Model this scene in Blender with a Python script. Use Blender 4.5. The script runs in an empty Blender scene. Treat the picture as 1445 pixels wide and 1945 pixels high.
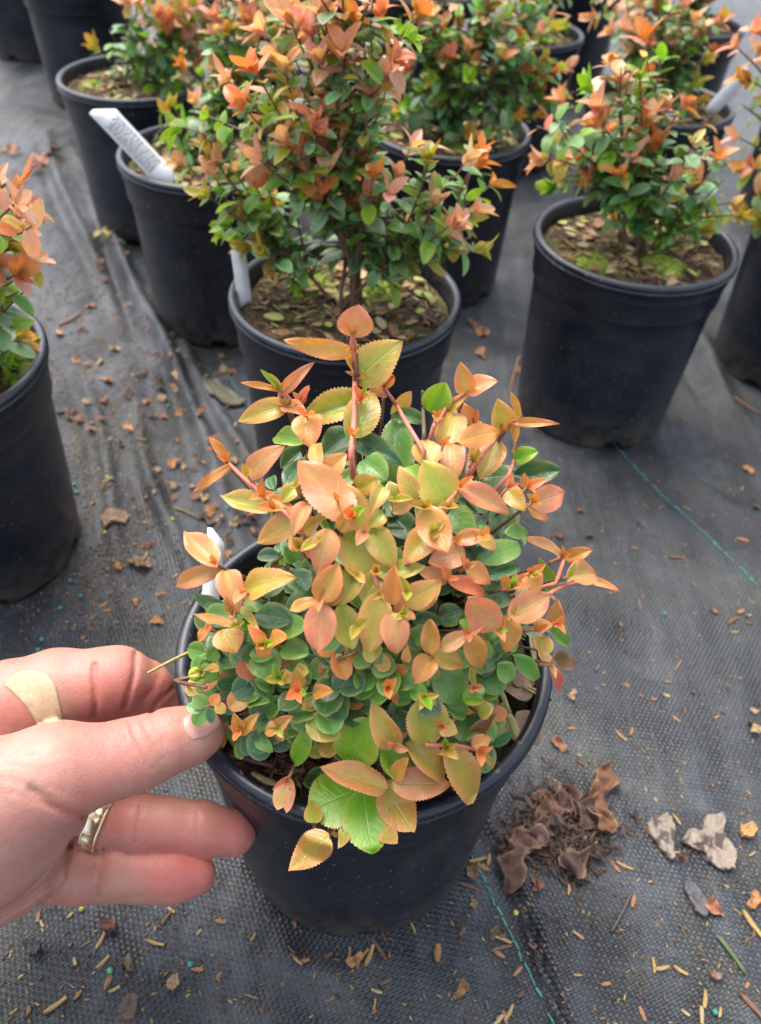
import bpy, math, random
import numpy as np
from mathutils import Vector, Matrix
random.seed(7)
rng = np.random.default_rng(11)
C = bpy.context.scene
COL = C.collection
# ------------------------------------------------------------------ camera
PITCH, ROLL, FPX, CAMH = 0.7778, 0.0638, 1523.7, 0.483
PW, PH = 1445.0, 1945.0
cF = np.array([0, math.cos(PITCH), -math.sin(PITCH)])
_R = np.array([1.0, 0, 0]); _U = np.array([0, math.sin(PITCH), math.cos(PITCH)])
cR = math.cos(ROLL)*_R + math.sin(ROLL)*_U
cU = -math.sin(ROLL)*_R + math.cos(ROLL)*_U
cO = np.array([0, 0, CAMH])
cam = bpy.data.cameras.new('camera'); cam_o = bpy.data.objects.new('camera', cam); COL.objects.link(cam_o)
cam.sensor_fit = 'VERTICAL'; cam.sensor_height = 36; cam.sensor_width = 36*PW/PH
cam.lens = FPX/PH*36
cam.clip_start = 0.01; cam.clip_end = 200
M = Matrix(((cR[0], cU[0], -cF[0], 0), (cR[1], cU[1], -cF[1], 0), (cR[2], cU[2], -cF[2], CAMH), (0, 0, 0, 1)))
cam_o.matrix_world = M
cam.dof.use_dof = True; cam.dof.focus_distance = 0.325; cam.dof.aperture_fstop = 11.0
C.camera = cam_o
# ------------------------------------------------------------------ light
SUN_EL, SUN_AZ = math.radians(62), math.radians(-35)
world = bpy.data.worlds.new('World'); C.world = world; world.use_nodes = True
wn = world.node_tree; bg = wn.nodes['Background']
sky = wn.nodes.new('ShaderNodeTexSky'); sky.sky_type = 'NISHITA'; sky.sun_disc = False
sky.sun_elevation = SUN_EL; sky.sun_rotation = SUN_AZ; sky.air_density = 1.0; sky.dust_density = 4.0; sky.ozone_density = 1.0
hsv = wn.nodes.new('ShaderNodeHueSaturation'); hsv.inputs['Saturation'].default_value = 0.58   # cloud cover: a nearly white sky
wn.links.new(sky.outputs[0], hsv.inputs['Color']); wn.links.new(hsv.outputs[0], bg.inputs['Color'])
bg.inputs['Strength'].default_value = 0.15
sun = bpy.data.lights.new('sun', 'SUN'); sun.energy = 0.8; sun.angle = math.radians(50); sun.color = (1, .96, .9)
sun_o = bpy.data.objects.new('sun', sun); COL.objects.link(sun_o)
sd = Vector((math.sin(SUN_AZ)*math.cos(SUN_EL), math.cos(SUN_AZ)*math.cos(SUN_EL), math.sin(SUN_EL)))
sun_o.rotation_euler = sd.to_track_quat('Z', 'Y').to_euler()
C.view_settings.view_transform = 'Standard'; C.view_settings.look = 'None'; C.view_settings.gamma = 1
C.view_settings.exposure = 1.7
C.cycles.max_bounces = 6; C.cycles.use_denoising = True

# ------------------------------------------------------------------ helpers
def ray(px, py):
    return cF + (px-PW/2)/FPX*cR - (py-PH/2)/FPX*cU
def at_z(px, py, z=0.0):
    d = ray(px, py); return cO + d*((z-CAMH)/d[2])
def at_y(px, py, y):
    d = ray(px, py); return cO + d*(y/d[1])
def at_d(px, py, depth):
    return cO + ray(px, py)*depth
def nrm(v):
    v = np.asarray(v, float); return v/(np.linalg.norm(v)+1e-12)

LOC = {}
def wloc(o):
    return LOC.get(o.name, np.zeros(3))
def tag(o, label=None, cat=None, group=None, kind=None):
    if label: o['label'] = label
    if cat: o['category'] = cat
    if group: o['group'] = group
    if kind: o['kind'] = kind
    return o
def empty(name, loc, label, cat, group=None):
    o = bpy.data.objects.new(name, None); COL.objects.link(o); o.location = loc; o.empty_display_size = .02
    LOC[o.name] = np.array(loc, float)
    return tag(o, label, cat, group)
def link(name, me, parent=None, loc=None, mat=None):
    o = bpy.data.objects.new(name, me); COL.objects.link(o)
    l = np.zeros(3) if loc is None else np.array(loc, float)
    if parent is not None:
        o.parent = parent; o.location = l - wloc(parent)
    else: o.location = l
    LOC[o.name] = l
    if mat and not me.materials: me.materials.append(mat)
    return o
def mesh(name, V, F, mat=None, smooth=True, col=None, uv=None):
    me = bpy.data.meshes.new(name)
    V = np.asarray(V, np.float32)
    if isinstance(F, np.ndarray):
        n, k = F.shape
        me.vertices.add(len(V)); me.vertices.foreach_set('co', V.ravel())
        me.loops.add(n*k); me.loops.foreach_set('vertex_index', F.astype(np.int32).ravel())
        me.polygons.add(n); me.polygons.foreach_set('loop_start', np.arange(0, n*k, k, dtype=np.int32))
        me.update(calc_edges=True)
    else:
        me.from_pydata(V.tolist(), [], F)
    if smooth: me.polygons.foreach_set('use_smooth', np.ones(len(me.polygons), bool))
    if col is not None:
        a = me.color_attributes.new('Col', 'FLOAT_COLOR', 'POINT')
        c = np.ones((len(V), 4), np.float32); c[:, :3] = col; a.data.foreach_set('color', c.ravel())
    if uv is not None:
        u = me.uv_layers.new(name='UVMap'); li = np.empty(len(me.loops), np.int32)
        me.loops.foreach_get('vertex_index', li); u.data.foreach_set('uv', np.asarray(uv, np.float32)[li].ravel())
    me.update()
    if mat: me.materials.append(mat)
    return me
def obj(name, V, F, mat, parent=None, loc=None, **k):
    """V in world space; origin goes to loc (or the parent's place)"""
    l = loc if loc is not None else (wloc(parent) if parent is not None else np.mean(np.asarray(V, float), 0))
    return link(name, mesh(name, np.asarray(V, float)-np.asarray(l, float), F, mat, **k), parent, l)

class Acc:
    def __init__(s): s.V = []; s.F = []; s.Cc = []; s.U = []; s.n = 0
    def add(s, V, F, col, uv=None):
        V = np.asarray(V, float); s.V.append(V); s.F.append(np.asarray(F)+s.n)
        c = np.empty((len(V), 3)); c[:] = col; s.Cc.append(c)
        s.U.append(np.zeros((len(V), 2)) if uv is None else uv); s.n += len(V)
    def build(s, name, mat, parent=None, loc=None, smooth=True):
        if not s.n: return None
        return obj(name, np.concatenate(s.V), np.concatenate(s.F), mat, parent, loc, smooth=smooth,
                   col=np.concatenate(s.Cc), uv=np.concatenate(s.U))

def tube(acc, P, r0, r1, col, seg=6):
    P = np.asarray(P, float); n = len(P)
    T = np.gradient(P, axis=0); T /= np.linalg.norm(T, axis=1)[:, None]+1e-12
    up = np.array([0, 0, 1.0]) if abs(T[0][2]) < .9 else np.array([1.0, 0, 0])
    V = []
    for i in range(n):
        a = nrm(np.cross(T[i], up)); b = np.cross(T[i], a)
        r = r0+(r1-r0)*i/(n-1)
        th = np.arange(seg)/seg*2*math.pi
        V.append(P[i]+r*(np.cos(th)[:, None]*a+np.sin(th)[:, None]*b))
    V.append(P[-1:]+T[-1]*r1*.8); V = np.concatenate(V)
    F = []
    for i in range(n-1):
        for j in range(seg):
            F.append((i*seg+j, i*seg+(j+1) % seg, (i+1)*seg+(j+1) % seg, (i+1)*seg+j))
    e = n*seg
    for j in range(0, seg, 2):
        F.append(((n-1)*seg+j, (n-1)*seg+(j+1) % seg, (n-1)*seg+(j+2) % seg, e))
    acc.add(V, F, col)
def bez(a, b, c, n=9):
    t = np.linspace(0, 1, n)[:, None]
    return (1-t)**2*np.asarray(a)+2*t*(1-t)*np.asarray(b)+t*t*np.asarray(c)

# ------------------------------------------------------------------ materials
def new_mat(name):
    m = bpy.data.materials.new(name); m.use_nodes = True
    nt = m.node_tree; b = nt.nodes['Principled BSDF']; return m, nt, b
def N(nt, t, **k):
    n = nt.nodes.new(t)
    for a, v in k.items(): setattr(n, a, v)
    return n
def noise(nt, scale, detail=4, rough=.6, coord=None, dist=0):
    n = N(nt, 'ShaderNodeTexNoise'); n.inputs['Scale'].default_value = scale; n.inputs['Detail'].default_value = detail
    n.inputs['Roughness'].default_value = rough; n.inputs['Distortion'].default_value = dist
    if coord is not None: nt.links.new(coord, n.inputs['Vector'])
    return n.outputs['Fac']
def ramp(nt, src, stops):
    r = N(nt, 'ShaderNodeValToRGB'); e = r.color_ramp.elements
    while len(e) < len(stops): e.new(.5)
    for i, (p, c) in enumerate(stops):
        e[i].position = p; e[i].color = (*c, 1) if len(c) == 3 else c
    nt.links.new(src, r.inputs[0]); return r.outputs[0]
def mth(nt, op, a, b=None, c=None):
    n = N(nt, 'ShaderNodeMath', operation=op)
    for i, v in enumerate((a, b, c)):
        if v is None: continue
        if isinstance(v, (int, float)): n.inputs[i].default_value = v
        else: nt.links.new(v, n.inputs[i])
    return n.outputs[0]
def mix(nt, fac, a, b, mode='MIX'):
    n = N(nt, 'ShaderNodeMix', data_type='RGBA', blend_type=mode)
    for s, v in ((0, fac), (6, a), (7, b)):
        if isinstance(v, (int, float)): n.inputs[s].default_value = v
        elif isinstance(v, tuple): n.inputs[s].default_value = (*v, 1)
        else: nt.links.new(v, n.inputs[s])
    return n.outputs[2]
def bump(nt, b, h, strength, dist):
    n = N(nt, 'ShaderNodeBump'); n.inputs['Strength'].default_value = strength; n.inputs['Distance'].default_value = dist
    nt.links.new(h, n.inputs['Height']); nt.links.new(n.outputs[0], b.inputs['Normal']); return n
def coords(nt, kind='Object'):
    return N(nt, 'ShaderNodeTexCoord').outputs[kind]

def leaf_material(name, veins=True, rough=.29, trans=.32):
    m, nt, b = new_mat(name)
    at = N(nt, 'ShaderNodeAttribute', attribute_name='Col').outputs['Color']
    co = coords(nt)
    n1 = noise(nt, 420, 3, .6, co); n2 = noise(nt, 65, 3, .6, co)
    c = mix(nt, mth(nt, 'MULTIPLY', ramp(nt, n2, [(.42, (0, 0, 0)), (.62, (1, 1, 1))]), .42), at,
            mix(nt, .45, at, (.42, .44, .05)))
    spot = ramp(nt, noise(nt, 700, 2, .5, co), [(.70, (0, 0, 0)), (.75, (1, 1, 1))])
    c = mix(nt, mth(nt, 'MULTIPLY', spot, .5), c, (.22, .12, .04))
    c = mix(nt, .28, c, ramp(nt, n1, [(.3, (.45, .45, .45)), (.7, (1, 1, 1))]), 'MULTIPLY')
    uv = N(nt, 'ShaderNodeSeparateXYZ'); nt.links.new(coords(nt, 'UV'), uv.inputs[0])
    u, v = uv.outputs[0], uv.outputs[1]
    au = mth(nt, 'ABSOLUTE', u)
    if veins:
        mid = mth(nt, 'SMOOTH_MIN', 1.0, mth(nt, 'MAXIMUM', 0.0, mth(nt, 'SUBTRACT', 1.0, mth(nt, 'MULTIPLY', au, 16.0))), .01)
        ph = mth(nt, 'SUBTRACT', mth(nt, 'MULTIPLY', v, 6.5), mth(nt, 'MULTIPLY', au, 1.9))
        sv = mth(nt, 'ABSOLUTE', mth(nt, 'SUBTRACT', mth(nt, 'FRACT', ph), .5))
        sv = mth(nt, 'MAXIMUM', 0.0, mth(nt, 'SUBTRACT', 1.0, mth(nt, 'MULTIPLY', sv, 9.0)))
        vv = mth(nt, 'MAXIMUM', mid, mth(nt, 'MULTIPLY', sv, .28))
        c = mix(nt, mth(nt, 'MULTIPLY', vv, .24), c, mix(nt, .6, at, (.85, .75, .42)))
        hgt = mth(nt, 'ADD', mth(nt, 'MULTIPLY', vv, -1.0), mth(nt, 'MULTIPLY', n1, .55))
        bump(nt, b, hgt, .38, .0005)
    else:
        bump(nt, b, n1, .4, .0006)
    nt.links.new(c, b.inputs['Base Color'])
    b.inputs['Roughness'].default_value = rough; b.inputs['Specular IOR Level'].default_value = .6
    tr = N(nt, 'ShaderNodeBsdfTranslucent'); nt.links.new(mix(nt, 1.0, c, (1.0, .95, .55), 'MULTIPLY'), tr.inputs[0])
    ms = N(nt, 'ShaderNodeMixShader'); ms.inputs[0].default_value = trans
    out = nt.nodes['Material Output']
    nt.links.new(b.outputs[0], ms.inputs[1]); nt.links.new(tr.outputs[0], ms.inputs[2]); nt.links.new(ms.outputs[0], out.inputs[0])
    return m
M_LEAF = leaf_material('leaf')
M_LEAF2 = leaf_material('leaf_far', True, .30, .42)
def attr_mat(name, rough=.6, bs=300, bd=.0006, spec=.4, sss=0):
    m, nt, b = new_mat(name)
    at = N(nt, 'ShaderNodeAttribute', attribute_name='Col').outputs['Color']
    co = coords(nt); n = noise(nt, bs, 5, .65, co)
    c = mix(nt, .6, at, ramp(nt, n, [(.3, (.35, .35, .35)), (.7, (1, 1, 1))]), 'MULTIPLY')
    nt.links.new(c, b.inputs['Base Color']); b.inputs['Roughness'].default_value = rough
    b.inputs['Specular IOR Level'].default_value = spec
    bump(nt, b, n, .6, bd); return m
M_STEM = attr_mat('stem', .5, 400, .0004)
M_LITTER = attr_mat('litter', .7, 350, .0012)
M_BERRY = attr_mat('berry', .3, 120, .0001)

def pot_material():
    m, nt, b = new_mat('black_pot_plastic')
    co = coords(nt)
    geo = N(nt, 'ShaderNodeNewGeometry')
    big = noise(nt, 22, 5, .6, co); fine = noise(nt, 260, 3, .7, co); sp = noise(nt, 330, 1, .5, co)
    col = ramp(nt, big, [(.35, (.004, .006, .012)), (.7, (.013, .018, .030))])
    dust = ramp(nt, sp, [(.69, (0, 0, 0)), (.76, (1, 1, 1))])
    col = mix(nt, mth(nt, 'MULTIPLY', dust, .55), col, (.22, .17, .10))
    z = N(nt, 'ShaderNodeSeparateXYZ'); nt.links.new(co, z.inputs[0])
    # splashed soil film near the foot
    foot = mth(nt, 'MAXIMUM', 0.0, mth(nt, 'SUBTRACT', 1.0, mth(nt, 'MULTIPLY', z.outputs[2], 22.0)))
    foot = mth(nt, 'MULTIPLY', foot, ramp(nt, noise(nt, 60, 5, .7, co), [(.35, (0, 0, 0)), (.65, (1, 1, 1))]))
    col = mix(nt, mth(nt, 'MULTIPLY', foot, .8), col, (.12, .10, .06))
    film = ramp(nt, noise(nt, 9, 6, .7, co, .8), [(.45, (0, 0, 0)), (.75, (1, 1, 1))])
    col = mix(nt, mth(nt, 'MULTIPLY', film, .42), col, (.060, .058, .052))
    # thin scratches
    mp = N(nt, 'ShaderNodeMapping'); mp.inputs['Scale'].default_value = (260, 260, 18); mp.inputs['Rotation'].default_value = (.9, 1.3, .4)
    nt.links.new(co, mp.inputs[0]); sc = noise(nt, 1, 1, .5, mp.outputs[0])
    col = mix(nt, mth(nt, 'MULTIPLY', ramp(nt, sc, [(.70, (0, 0, 0)), (.78, (1, 1, 1))]), .22), col, (.12, .12, .12))
    nt.links.new(col, b.inputs['Base Color'])
    nt.links.new(ramp(nt, big, [(.3, (.28,)*3), (.7, (.46,)*3)]), b.inputs['Roughness'])
    b.inputs['Specular IOR Level'].default_value = .5
    bump(nt, b, mth(nt, 'ADD', mth(nt, 'MULTIPLY', fine, .35), noise(nt, 35, 3, .5, co)), .22, .0012)
    return m
M_POT = pot_material()
def soil_material():
    m, nt, b = new_mat('potting_soil'); co = coords(nt)
    n = noise(nt, 160, 8, .75, co); n2 = noise(nt, 28, 4, .6, co)
    c = ramp(nt, n, [(.3, (.02, .012, .007)), (.52, (.11, .065, .03)), (.7, (.30, .20, .09))])
    c = mix(nt, ramp(nt, n2, [(.5, (0, 0, 0)), (.62, (.75, .75, .75))]), c, ramp(nt, n, [(.3, (.03, .045, .008)), (.7, (.22, .27, .04))]))
    nt.links.new(c, b.inputs['Base Color']); b.inputs['Roughness'].default_value = .8
    bump(nt, b, n, 1, .006); return m
M_SOIL = soil_material()
def moss_material():
    m, nt, b = new_mat('moss'); co = coords(nt); n = noise(nt, 420, 6, .7, co)
    nt.links.new(ramp(nt, n, [(.3, (.06, .11, .01)), (.7, (.42, .52, .05))]), b.inputs['Base Color'])
    b.inputs['Roughness'].default_value = .9; bump(nt, b, n, 1, .003); return m
M_MOSS = moss_material()

def ground_material():
    m, nt, b = new_mat('woven_ground_fabric')
    co = coords(nt)
    mp = N(nt, 'ShaderNodeMapping'); mp.inputs['Rotation'].default_value = (0, 0, WEAVE_ANG)
    nt.links.new(co, mp.inputs[0])
    # slight wander so that the threads are not ruler-straight
    wob = N(nt, 'ShaderNodeTexNoise'); wob.inputs['Scale'].default_value = 9; nt.links.new(mp.outputs[0], wob.inputs['Vector'])
    add = N(nt, 'ShaderNodeVectorMath', operation='MULTIPLY_ADD'); nt.links.new(wob.outputs['Color'], add.inputs[0])
    add.inputs[1].default_value = (.004, .004, 0); nt.links.new(mp.outputs[0], add.inputs[2])
    s = N(nt, 'ShaderNodeSeparateXYZ'); nt.links.new(add.outputs[0], s.inputs[0])
    per = .0027
    u = mth(nt, 'DIVIDE', s.outputs[0], per); v = mth(nt, 'DIVIDE', s.outputs[1], per*.62)
    su = mth(nt, 'ABSOLUTE', mth(nt, 'SINE', mth(nt, 'MULTIPLY', u, math.pi)))
    sv = mth(nt, 'ABSOLUTE', mth(nt, 'SINE', mth(nt, 'MULTIPLY', v, math.pi)))
    par = mth(nt, 'PINGPONG', mth(nt, 'ADD', mth(nt, 'FLOOR', u), mth(nt, 'FLOOR', v)), 1.0)
    wv = mth(nt, 'ADD', mth(nt, 'MULTIPLY', par, su), mth(nt, 'MULTIPLY', mth(nt, 'SUBTRACT', 1.0, par), sv))
    big = noise(nt, 3.2, 6, .66, co, 1.0); mid = noise(nt, 22, 6, .68, co); fine = noise(nt, 210, 5, .7, co)
    streak = N(nt, 'ShaderNodeMapping'); streak.inputs['Rotation'].default_value = (0, 0, WEAVE_ANG); streak.inputs['Scale'].default_value = (30, 3.5, 1)
    nt.links.new(co, streak.inputs[0]); st = noise(nt, 1, 4, .6, streak.outputs[0])
    c = ramp(nt, mth(nt, 'ADD', mth(nt, 'MULTIPLY', big, .45), mth(nt, 'ADD', mth(nt, 'MULTIPLY', mid, .3), mth(nt, 'MULTIPLY', st, .25))),
             [(.40, (.009, .010, .012)), (.5, (.040, .044, .050)), (.61, (.105, .112, .122))])
    c = mix(nt, mth(nt, 'MULTIPLY', ramp(nt, noise(nt, 11, 6, .7, co, .5), [(.5, (0, 0, 0)), (.72, (1, 1, 1))]), .6), c, (.070, .070, .036))   # algae
    c = mix(nt, mth(nt, 'MULTIPLY', ramp(nt, noise(nt, 7, 7, .75, co, 1.2), [(.56, (0, 0, 0)), (.7, (1, 1, 1))]), .5), c, (.060, .047, .032))   # silt
    c = mix(nt, .6, c, ramp(nt, wv, [(.0, (.45, .45, .45)), (.6, (1.1, 1.1, 1.1))]), 'MULTIPLY')
    c = mix(nt, .55, c, ramp(nt, fine, [(.3, (.5, .5, .5)), (.7, (1.15, 1.15, 1.15))]), 'MULTIPLY')
    crumb = ramp(nt, noise(nt, 240, 1, .5, co), [(.74, (0, 0, 0)), (.78, (1, 1, 1))])
    c = mix(nt, mth(nt, 'MULTIPLY', crumb, .5), c, (.2, .15, .08))
    nt.links.new(c, b.inputs['Base Color'])
    nt.links.new(ramp(nt, mid, [(.35, (.28,)*3), (.7, (.54,)*3)]), b.inputs['Roughness'])
    b.inputs['Specular IOR Level'].default_value = .4
    h = mth(nt, 'ADD', mth(nt, 'MULTIPLY', wv, .42), mth(nt, 'ADD', mth(nt, 'MULTIPLY', fine, .4), mth(nt, 'ADD', mth(nt, 'MULTIPLY', st, 5.0), mth(nt, 'MULTIPLY', mid, 2.0))))
    bump(nt, b, h, .85, .0013)
    return m

# ------------------------------------------------------------------ ground
def P2(px, py): return at_z(px, py)[:2]
LA0, LA1 = P2(412, 665), P2(1047, 1940)          # green stitched line through the near pot
LB0, LB1 = P2(1187, 860), P2(1440, 1118)         # the next one to the right
dirA = nrm(LA1-LA0)
WEAVE_ANG = -math.atan2(dirA[1], dirA[0])+math.pi/2
def seg_sd(X, Y, a, b):
    """signed distance across and position along a line a-b"""
    d = nrm(np.array(b)-np.array(a)); rx, ry = X-a[0], Y-a[1]
    return rx*d[1]-ry*d[0], (rx*d[0]+ry*d[1])/np.linalg.norm(np.array(b)-np.array(a))
sfold = (P2(905, 1575), P2(1062, 1945))
ridges = []   # a, b (pixels), width m, height m
for a, b, w, h in [((225, 470), (452, 1000), .008, .009), ((150, 300), (330, 760), .007, .006), ((330, 600), (520, 980), .006, .005),
                   ((90, 260), (200, 560), .007, .005), ((250, 760), (380, 1160), .006, .004), ((455, 1050), (500, 1250), .006, .003),
                   ((1110, 760), (1445, 1010), .012, .004), ((1290, 600), (1420, 800), .012, .006), ((1010, 950), (1100, 1250), .012, .002),
                   ((540, 1800), (700, 1945), .008, .003), ((120, 1780), (330, 1945), .01, .003), ((700, 1830), (900, 1900), .01, .002),
                   ((150, 700), (260, 1150), .006, .004), ((560, 1780), (500, 1945), .006, .002)]:
    ridges.append((P2(*a), P2(*b), w, h))
def gz(X, Y):
    X = np.asarray(X, float); Y = np.asarray(Y, float)
    z = .0015*np.sin(X*31+Y*9+1)*np.sin(Y*23-X*7)+.0008*np.sin(X*71+Y*43)
    for a, b, w, h in ridges:
        s, t = seg_sd(X, Y, a, b)
        s = s+.006*np.sin(t*5+a[0]*40)
        z = z+2.1*h*np.exp(-(s/w)**2)*np.clip(1-np.abs(t-.5)*1.6, 0, 1)**.7 - h*.9*np.exp(-((s-2.2*w)/w)**2)*np.clip(1-np.abs(t-.5)*1.6, 0, 1)
    s, t = seg_sd(X, Y, *sfold)
    s = s+.003*np.sin(t*4)
    on = np.clip((t+.25)*4, 0, 1)
    z = z-on*(.007*np.exp(-((s+.004)/.0035)**2)) + on*.004/(1+np.exp(-(s-.003)/.0018))*np.exp(-np.clip(s, 0, 9)/.12)
    return z*np.clip(2.2-Y, 0, 1)
def axis(lo, hi, step, far):
    core = np.arange(lo, hi, step); out = []; d = step; x = hi
    while x < far: out.append(x); d *= 1.35; x += d
    out.append(far); lo2 = []; d = step; x = lo-step
    while x > -far: lo2.append(x); d *= 1.35; x -= d
    lo2.append(-far); return np.array(lo2[::-1]+list(core)+out)
gx = axis(-.55, .65, .003, 60); gy = axis(.02, 1.5, .0035, 60)
GX, GY = np.meshgrid(gx, gy); GZ = gz(GX, GY)
ni, nj = GX.shape
idx = np.arange(ni*nj).reshape(ni, nj)
GF = np.stack([idx[:-1, :-1], idx[:-1, 1:], idx[1:, 1:], idx[1:, :-1]], -1).reshape(-1, 4)
g = obj('ground', np.stack([GX, GY, GZ], -1).reshape(-1, 3), GF, ground_material(), loc=(0, 0, 0)); tag(g, kind='structure', label='grey woven weed barrier fabric')

def stitch(a, b, n):
    acc = Acc(); a = np.array(a); b = np.array(b); L = np.linalg.norm(b-a); d = (b-a)/L; k = int(L/.0062)
    for i in range(k):
        if random.random() < .08: continue
        t0 = i/k; p = a+(b-a)*t0; q = p+d*random.uniform(.0046, .0066)+np.array([-d[1], d[0]])*random.uniform(-.0012, .0012)
        pts = [np.array([*(p+(q-p)*s), 0]) for s in (0, .5, 1)]
        for j, pt in enumerate(pts): pt[2] = gz(pt[0], pt[1])+(.0002, .0007, .0002)[j]
        g_ = random.uniform(.6, 1.1)
        tube(acc, pts, .00065, .00065, (.09*g_, .30*g_, .24*g_), 5)
    return acc
M_THREAD = attr_mat('green_thread', .6, 500, .0002)
eA = LA0-(LA1-LA0)*.35; fA = LA0+(LA1-LA0)*1.05
o = stitch(eA, fA, 0).build('marker_line', M_THREAD); tag(o, kind='structure')
o = stitch(LB0-(LB1-LB0)*.9, LB0+(LB1-LB0)*1.25, 0).build('marker_line', M_THREAD); tag(o, kind='structure')

# ------------------------------------------------------------------ leaves
def srgb(r, g, b): return tuple(((x/255+.055)/1.055)**2.4 if x > 10 else x/3294. for x in (r, g, b))
_tmpl = {}
def leaf_template(rows, half, teeth):
    k = (rows, half, teeth)
    if k in _tmpl: return _tmpl[k]
    s = np.linspace(0, 1, rows+1); t = np.linspace(-1, 1, 2*half+1)
    S, T = np.meshgrid(s, t, indexing='ij'); c = 2*half+1
    F = [(i*c+j, i*c+j+1, (i+1)*c+j+1, (i+1)*c+j) for i in range(rows) for j in range(2*half)]
    saw = np.where(np.arange(rows+1) % 2 == 0, 1.0, 0.0)[:, None]*np.ones_like(T)
    _tmpl[k] = (S.ravel(), T.ravel(), np.array(F), saw.ravel()); return _tmpl[k]
def leaf(acc, base, d, n, L, W, c_mid, c_edge, curl=.4, fold=.25, tip=.85, hi=True, wav=.0, rest=None):
    """d: direction, n: upper-face normal, curl: bend down along the length, tip: pointedness"""
    rows, half = (24 if L < .013 else 36, 3) if hi else (9, 1)
    S, T, F, saw = leaf_template(rows, half, 1)
    d = nrm(d); n = nrm(np.asarray(n)-np.dot(n, d)*d); sd_ = np.cross(d, n)
    w = S**.62*(1-S)**tip
    pk = .62/(.62+tip); w = w/(pk**.62*(1-pk)**tip)
    w = np.maximum(w, .03)
    amp = .095 if hi else .06
    w = w*(1+amp*(saw-.5)*(np.abs(T) > .99)*(S > .15)*(S < .97))
    k = curl if abs(curl) > 1e-3 else 1e-3
    along = np.sin(k*S)/k; down = (1-np.cos(k*S))/k
    x = T*w*W/2
    lift = fold*(np.abs(T)**1.2-.45*np.abs(T)**3)*1.35*w*W/2
    shr = math.sqrt(max(.2, 1-fold*fold*.6))
    wv = wav*L*np.sin(S*9+T*2)*np.abs(T)
    V = np.asarray(base)+np.outer(along*L, d)-np.outer(down*L, n)+np.outer(x*shr, sd_)+np.outer(lift+wv, n)
    if rest is not None:
        r_ = np.hypot(V[:, 0]-HX, V[:, 1]-HY); lim = .1805+rest+.0012*np.cos(S*3)-np.clip(r_-.094, 0, 1)*1.6; lim = np.where(r_ > .074, lim, lim-np.clip(.074-r_, 0, 1)*1.2)
        s_ = np.clip((lim-V[:, 2])/(CAMH-V[:, 2]), 0, 1)[:, None]; V = V+(cO-V)*s_
    a = (np.abs(T)**1.2*.75+.35*S)[:, None].clip(0, 1)
    col = np.asarray(c_mid)*(1-a)+np.asarray(c_edge)*a
    em = ((np.abs(T) > .99)*.45*hi)[:, None]; col = col*(1-em)+(col*.5+np.array([.42, .27, .13]))*em
    acc.add(V, F, col, np.stack([T, S], -1))

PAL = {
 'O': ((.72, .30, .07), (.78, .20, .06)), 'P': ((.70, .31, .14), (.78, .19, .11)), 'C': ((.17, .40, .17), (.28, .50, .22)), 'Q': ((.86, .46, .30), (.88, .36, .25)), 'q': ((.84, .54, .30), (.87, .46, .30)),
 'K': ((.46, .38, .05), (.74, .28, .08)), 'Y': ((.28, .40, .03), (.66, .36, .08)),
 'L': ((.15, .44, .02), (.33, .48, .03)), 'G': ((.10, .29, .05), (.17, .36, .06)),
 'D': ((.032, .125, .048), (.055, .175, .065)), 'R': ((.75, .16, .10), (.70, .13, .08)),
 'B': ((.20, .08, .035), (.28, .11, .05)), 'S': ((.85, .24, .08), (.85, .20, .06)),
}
def pal(k, j=.12):
    a, b = PAL[k]; f = 1+rng.uniform(-j, j); h = 1+rng.uniform(-j, j)
    m = np.array([f, f*h, f]); return np.clip(np.array(a)*m, 0, .92), np.clip(np.array(b)*m, 0, .92)

# ------------------------------------------------------------------ pots
RIM, PH_, RB = .0875, .1778, .0722
def pot_mesh():
    prof = [(RB-.010, .006), (RB-.0012, .0015), (RB, .0), (RB+.0006, .004), (RB+.0018, .02)]
    for i in range(1, 8): prof.append((RB+.0018+(RIM-.0076-RB-.0018)*i/8, .02+(.138-.02)*i/8))
    prof += [(RIM-.0074, .1385), (RIM-.0052, .1397), (RIM-.0048, .1412), (RIM-.0044, .158), (RIM-.0032, .1590), (RIM-.0029, .1600), (RIM-.0030, .1690),
             (RIM-.0008, .1692), (RIM-.0002, .1700), (RIM-.0004, .1712), (RIM-.0012, .1720)]
    ob = len(prof)
    for a in np.linspace(-70, 170, 9):
        a = math.radians(a); prof.append((RIM-.0036+.0034*math.cos(a), .1744+.0034*math.sin(a)))
    prof += [(RIM-.0075, .170), (RIM-.0085, .150), (RB-.004, .03), (RB-.006, .010), (.001, .010)]
    seg = 144; V = []
    for i, (r, z) in enumerate(prof):
        for j in range(seg):
            a = 2*math.pi*j/seg; rr, zz = r, z
            if z < .006 and i <= 3:
                q = (a/(2*math.pi)*6) % 1; w_ = max(0, min(1, (.13-abs(q-.5))*30))
                zz = z+.0075*w_
            rr = r*(1+.004*math.sin(2*a+.7)*(z/.17)); V.append((rr*math.cos(a), rr*math.sin(a), zz))
    V = np.array(V); F = []
    for i in range(len(prof)-1):
        for j in range(seg): F.append((i*seg+j, i*seg+(j+1) % seg, (i+1)*seg+(j+1) % seg, (i+1)*seg+j))
    F = np.array(F)
    cut = ob-1
    body = F[:cut*seg]; rim = F[cut*seg:(cut+12)*seg]; rest = F[(cut+12)*seg:]
    bm_ = mesh('pot', V, np.concatenate([body, rest]), M_POT)
    rm_ = mesh('rim', V, rim, M_POT)
    return bm_, rm_
POT_ME, RIM_ME = pot_mesh()
SOILZ = .1615
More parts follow.
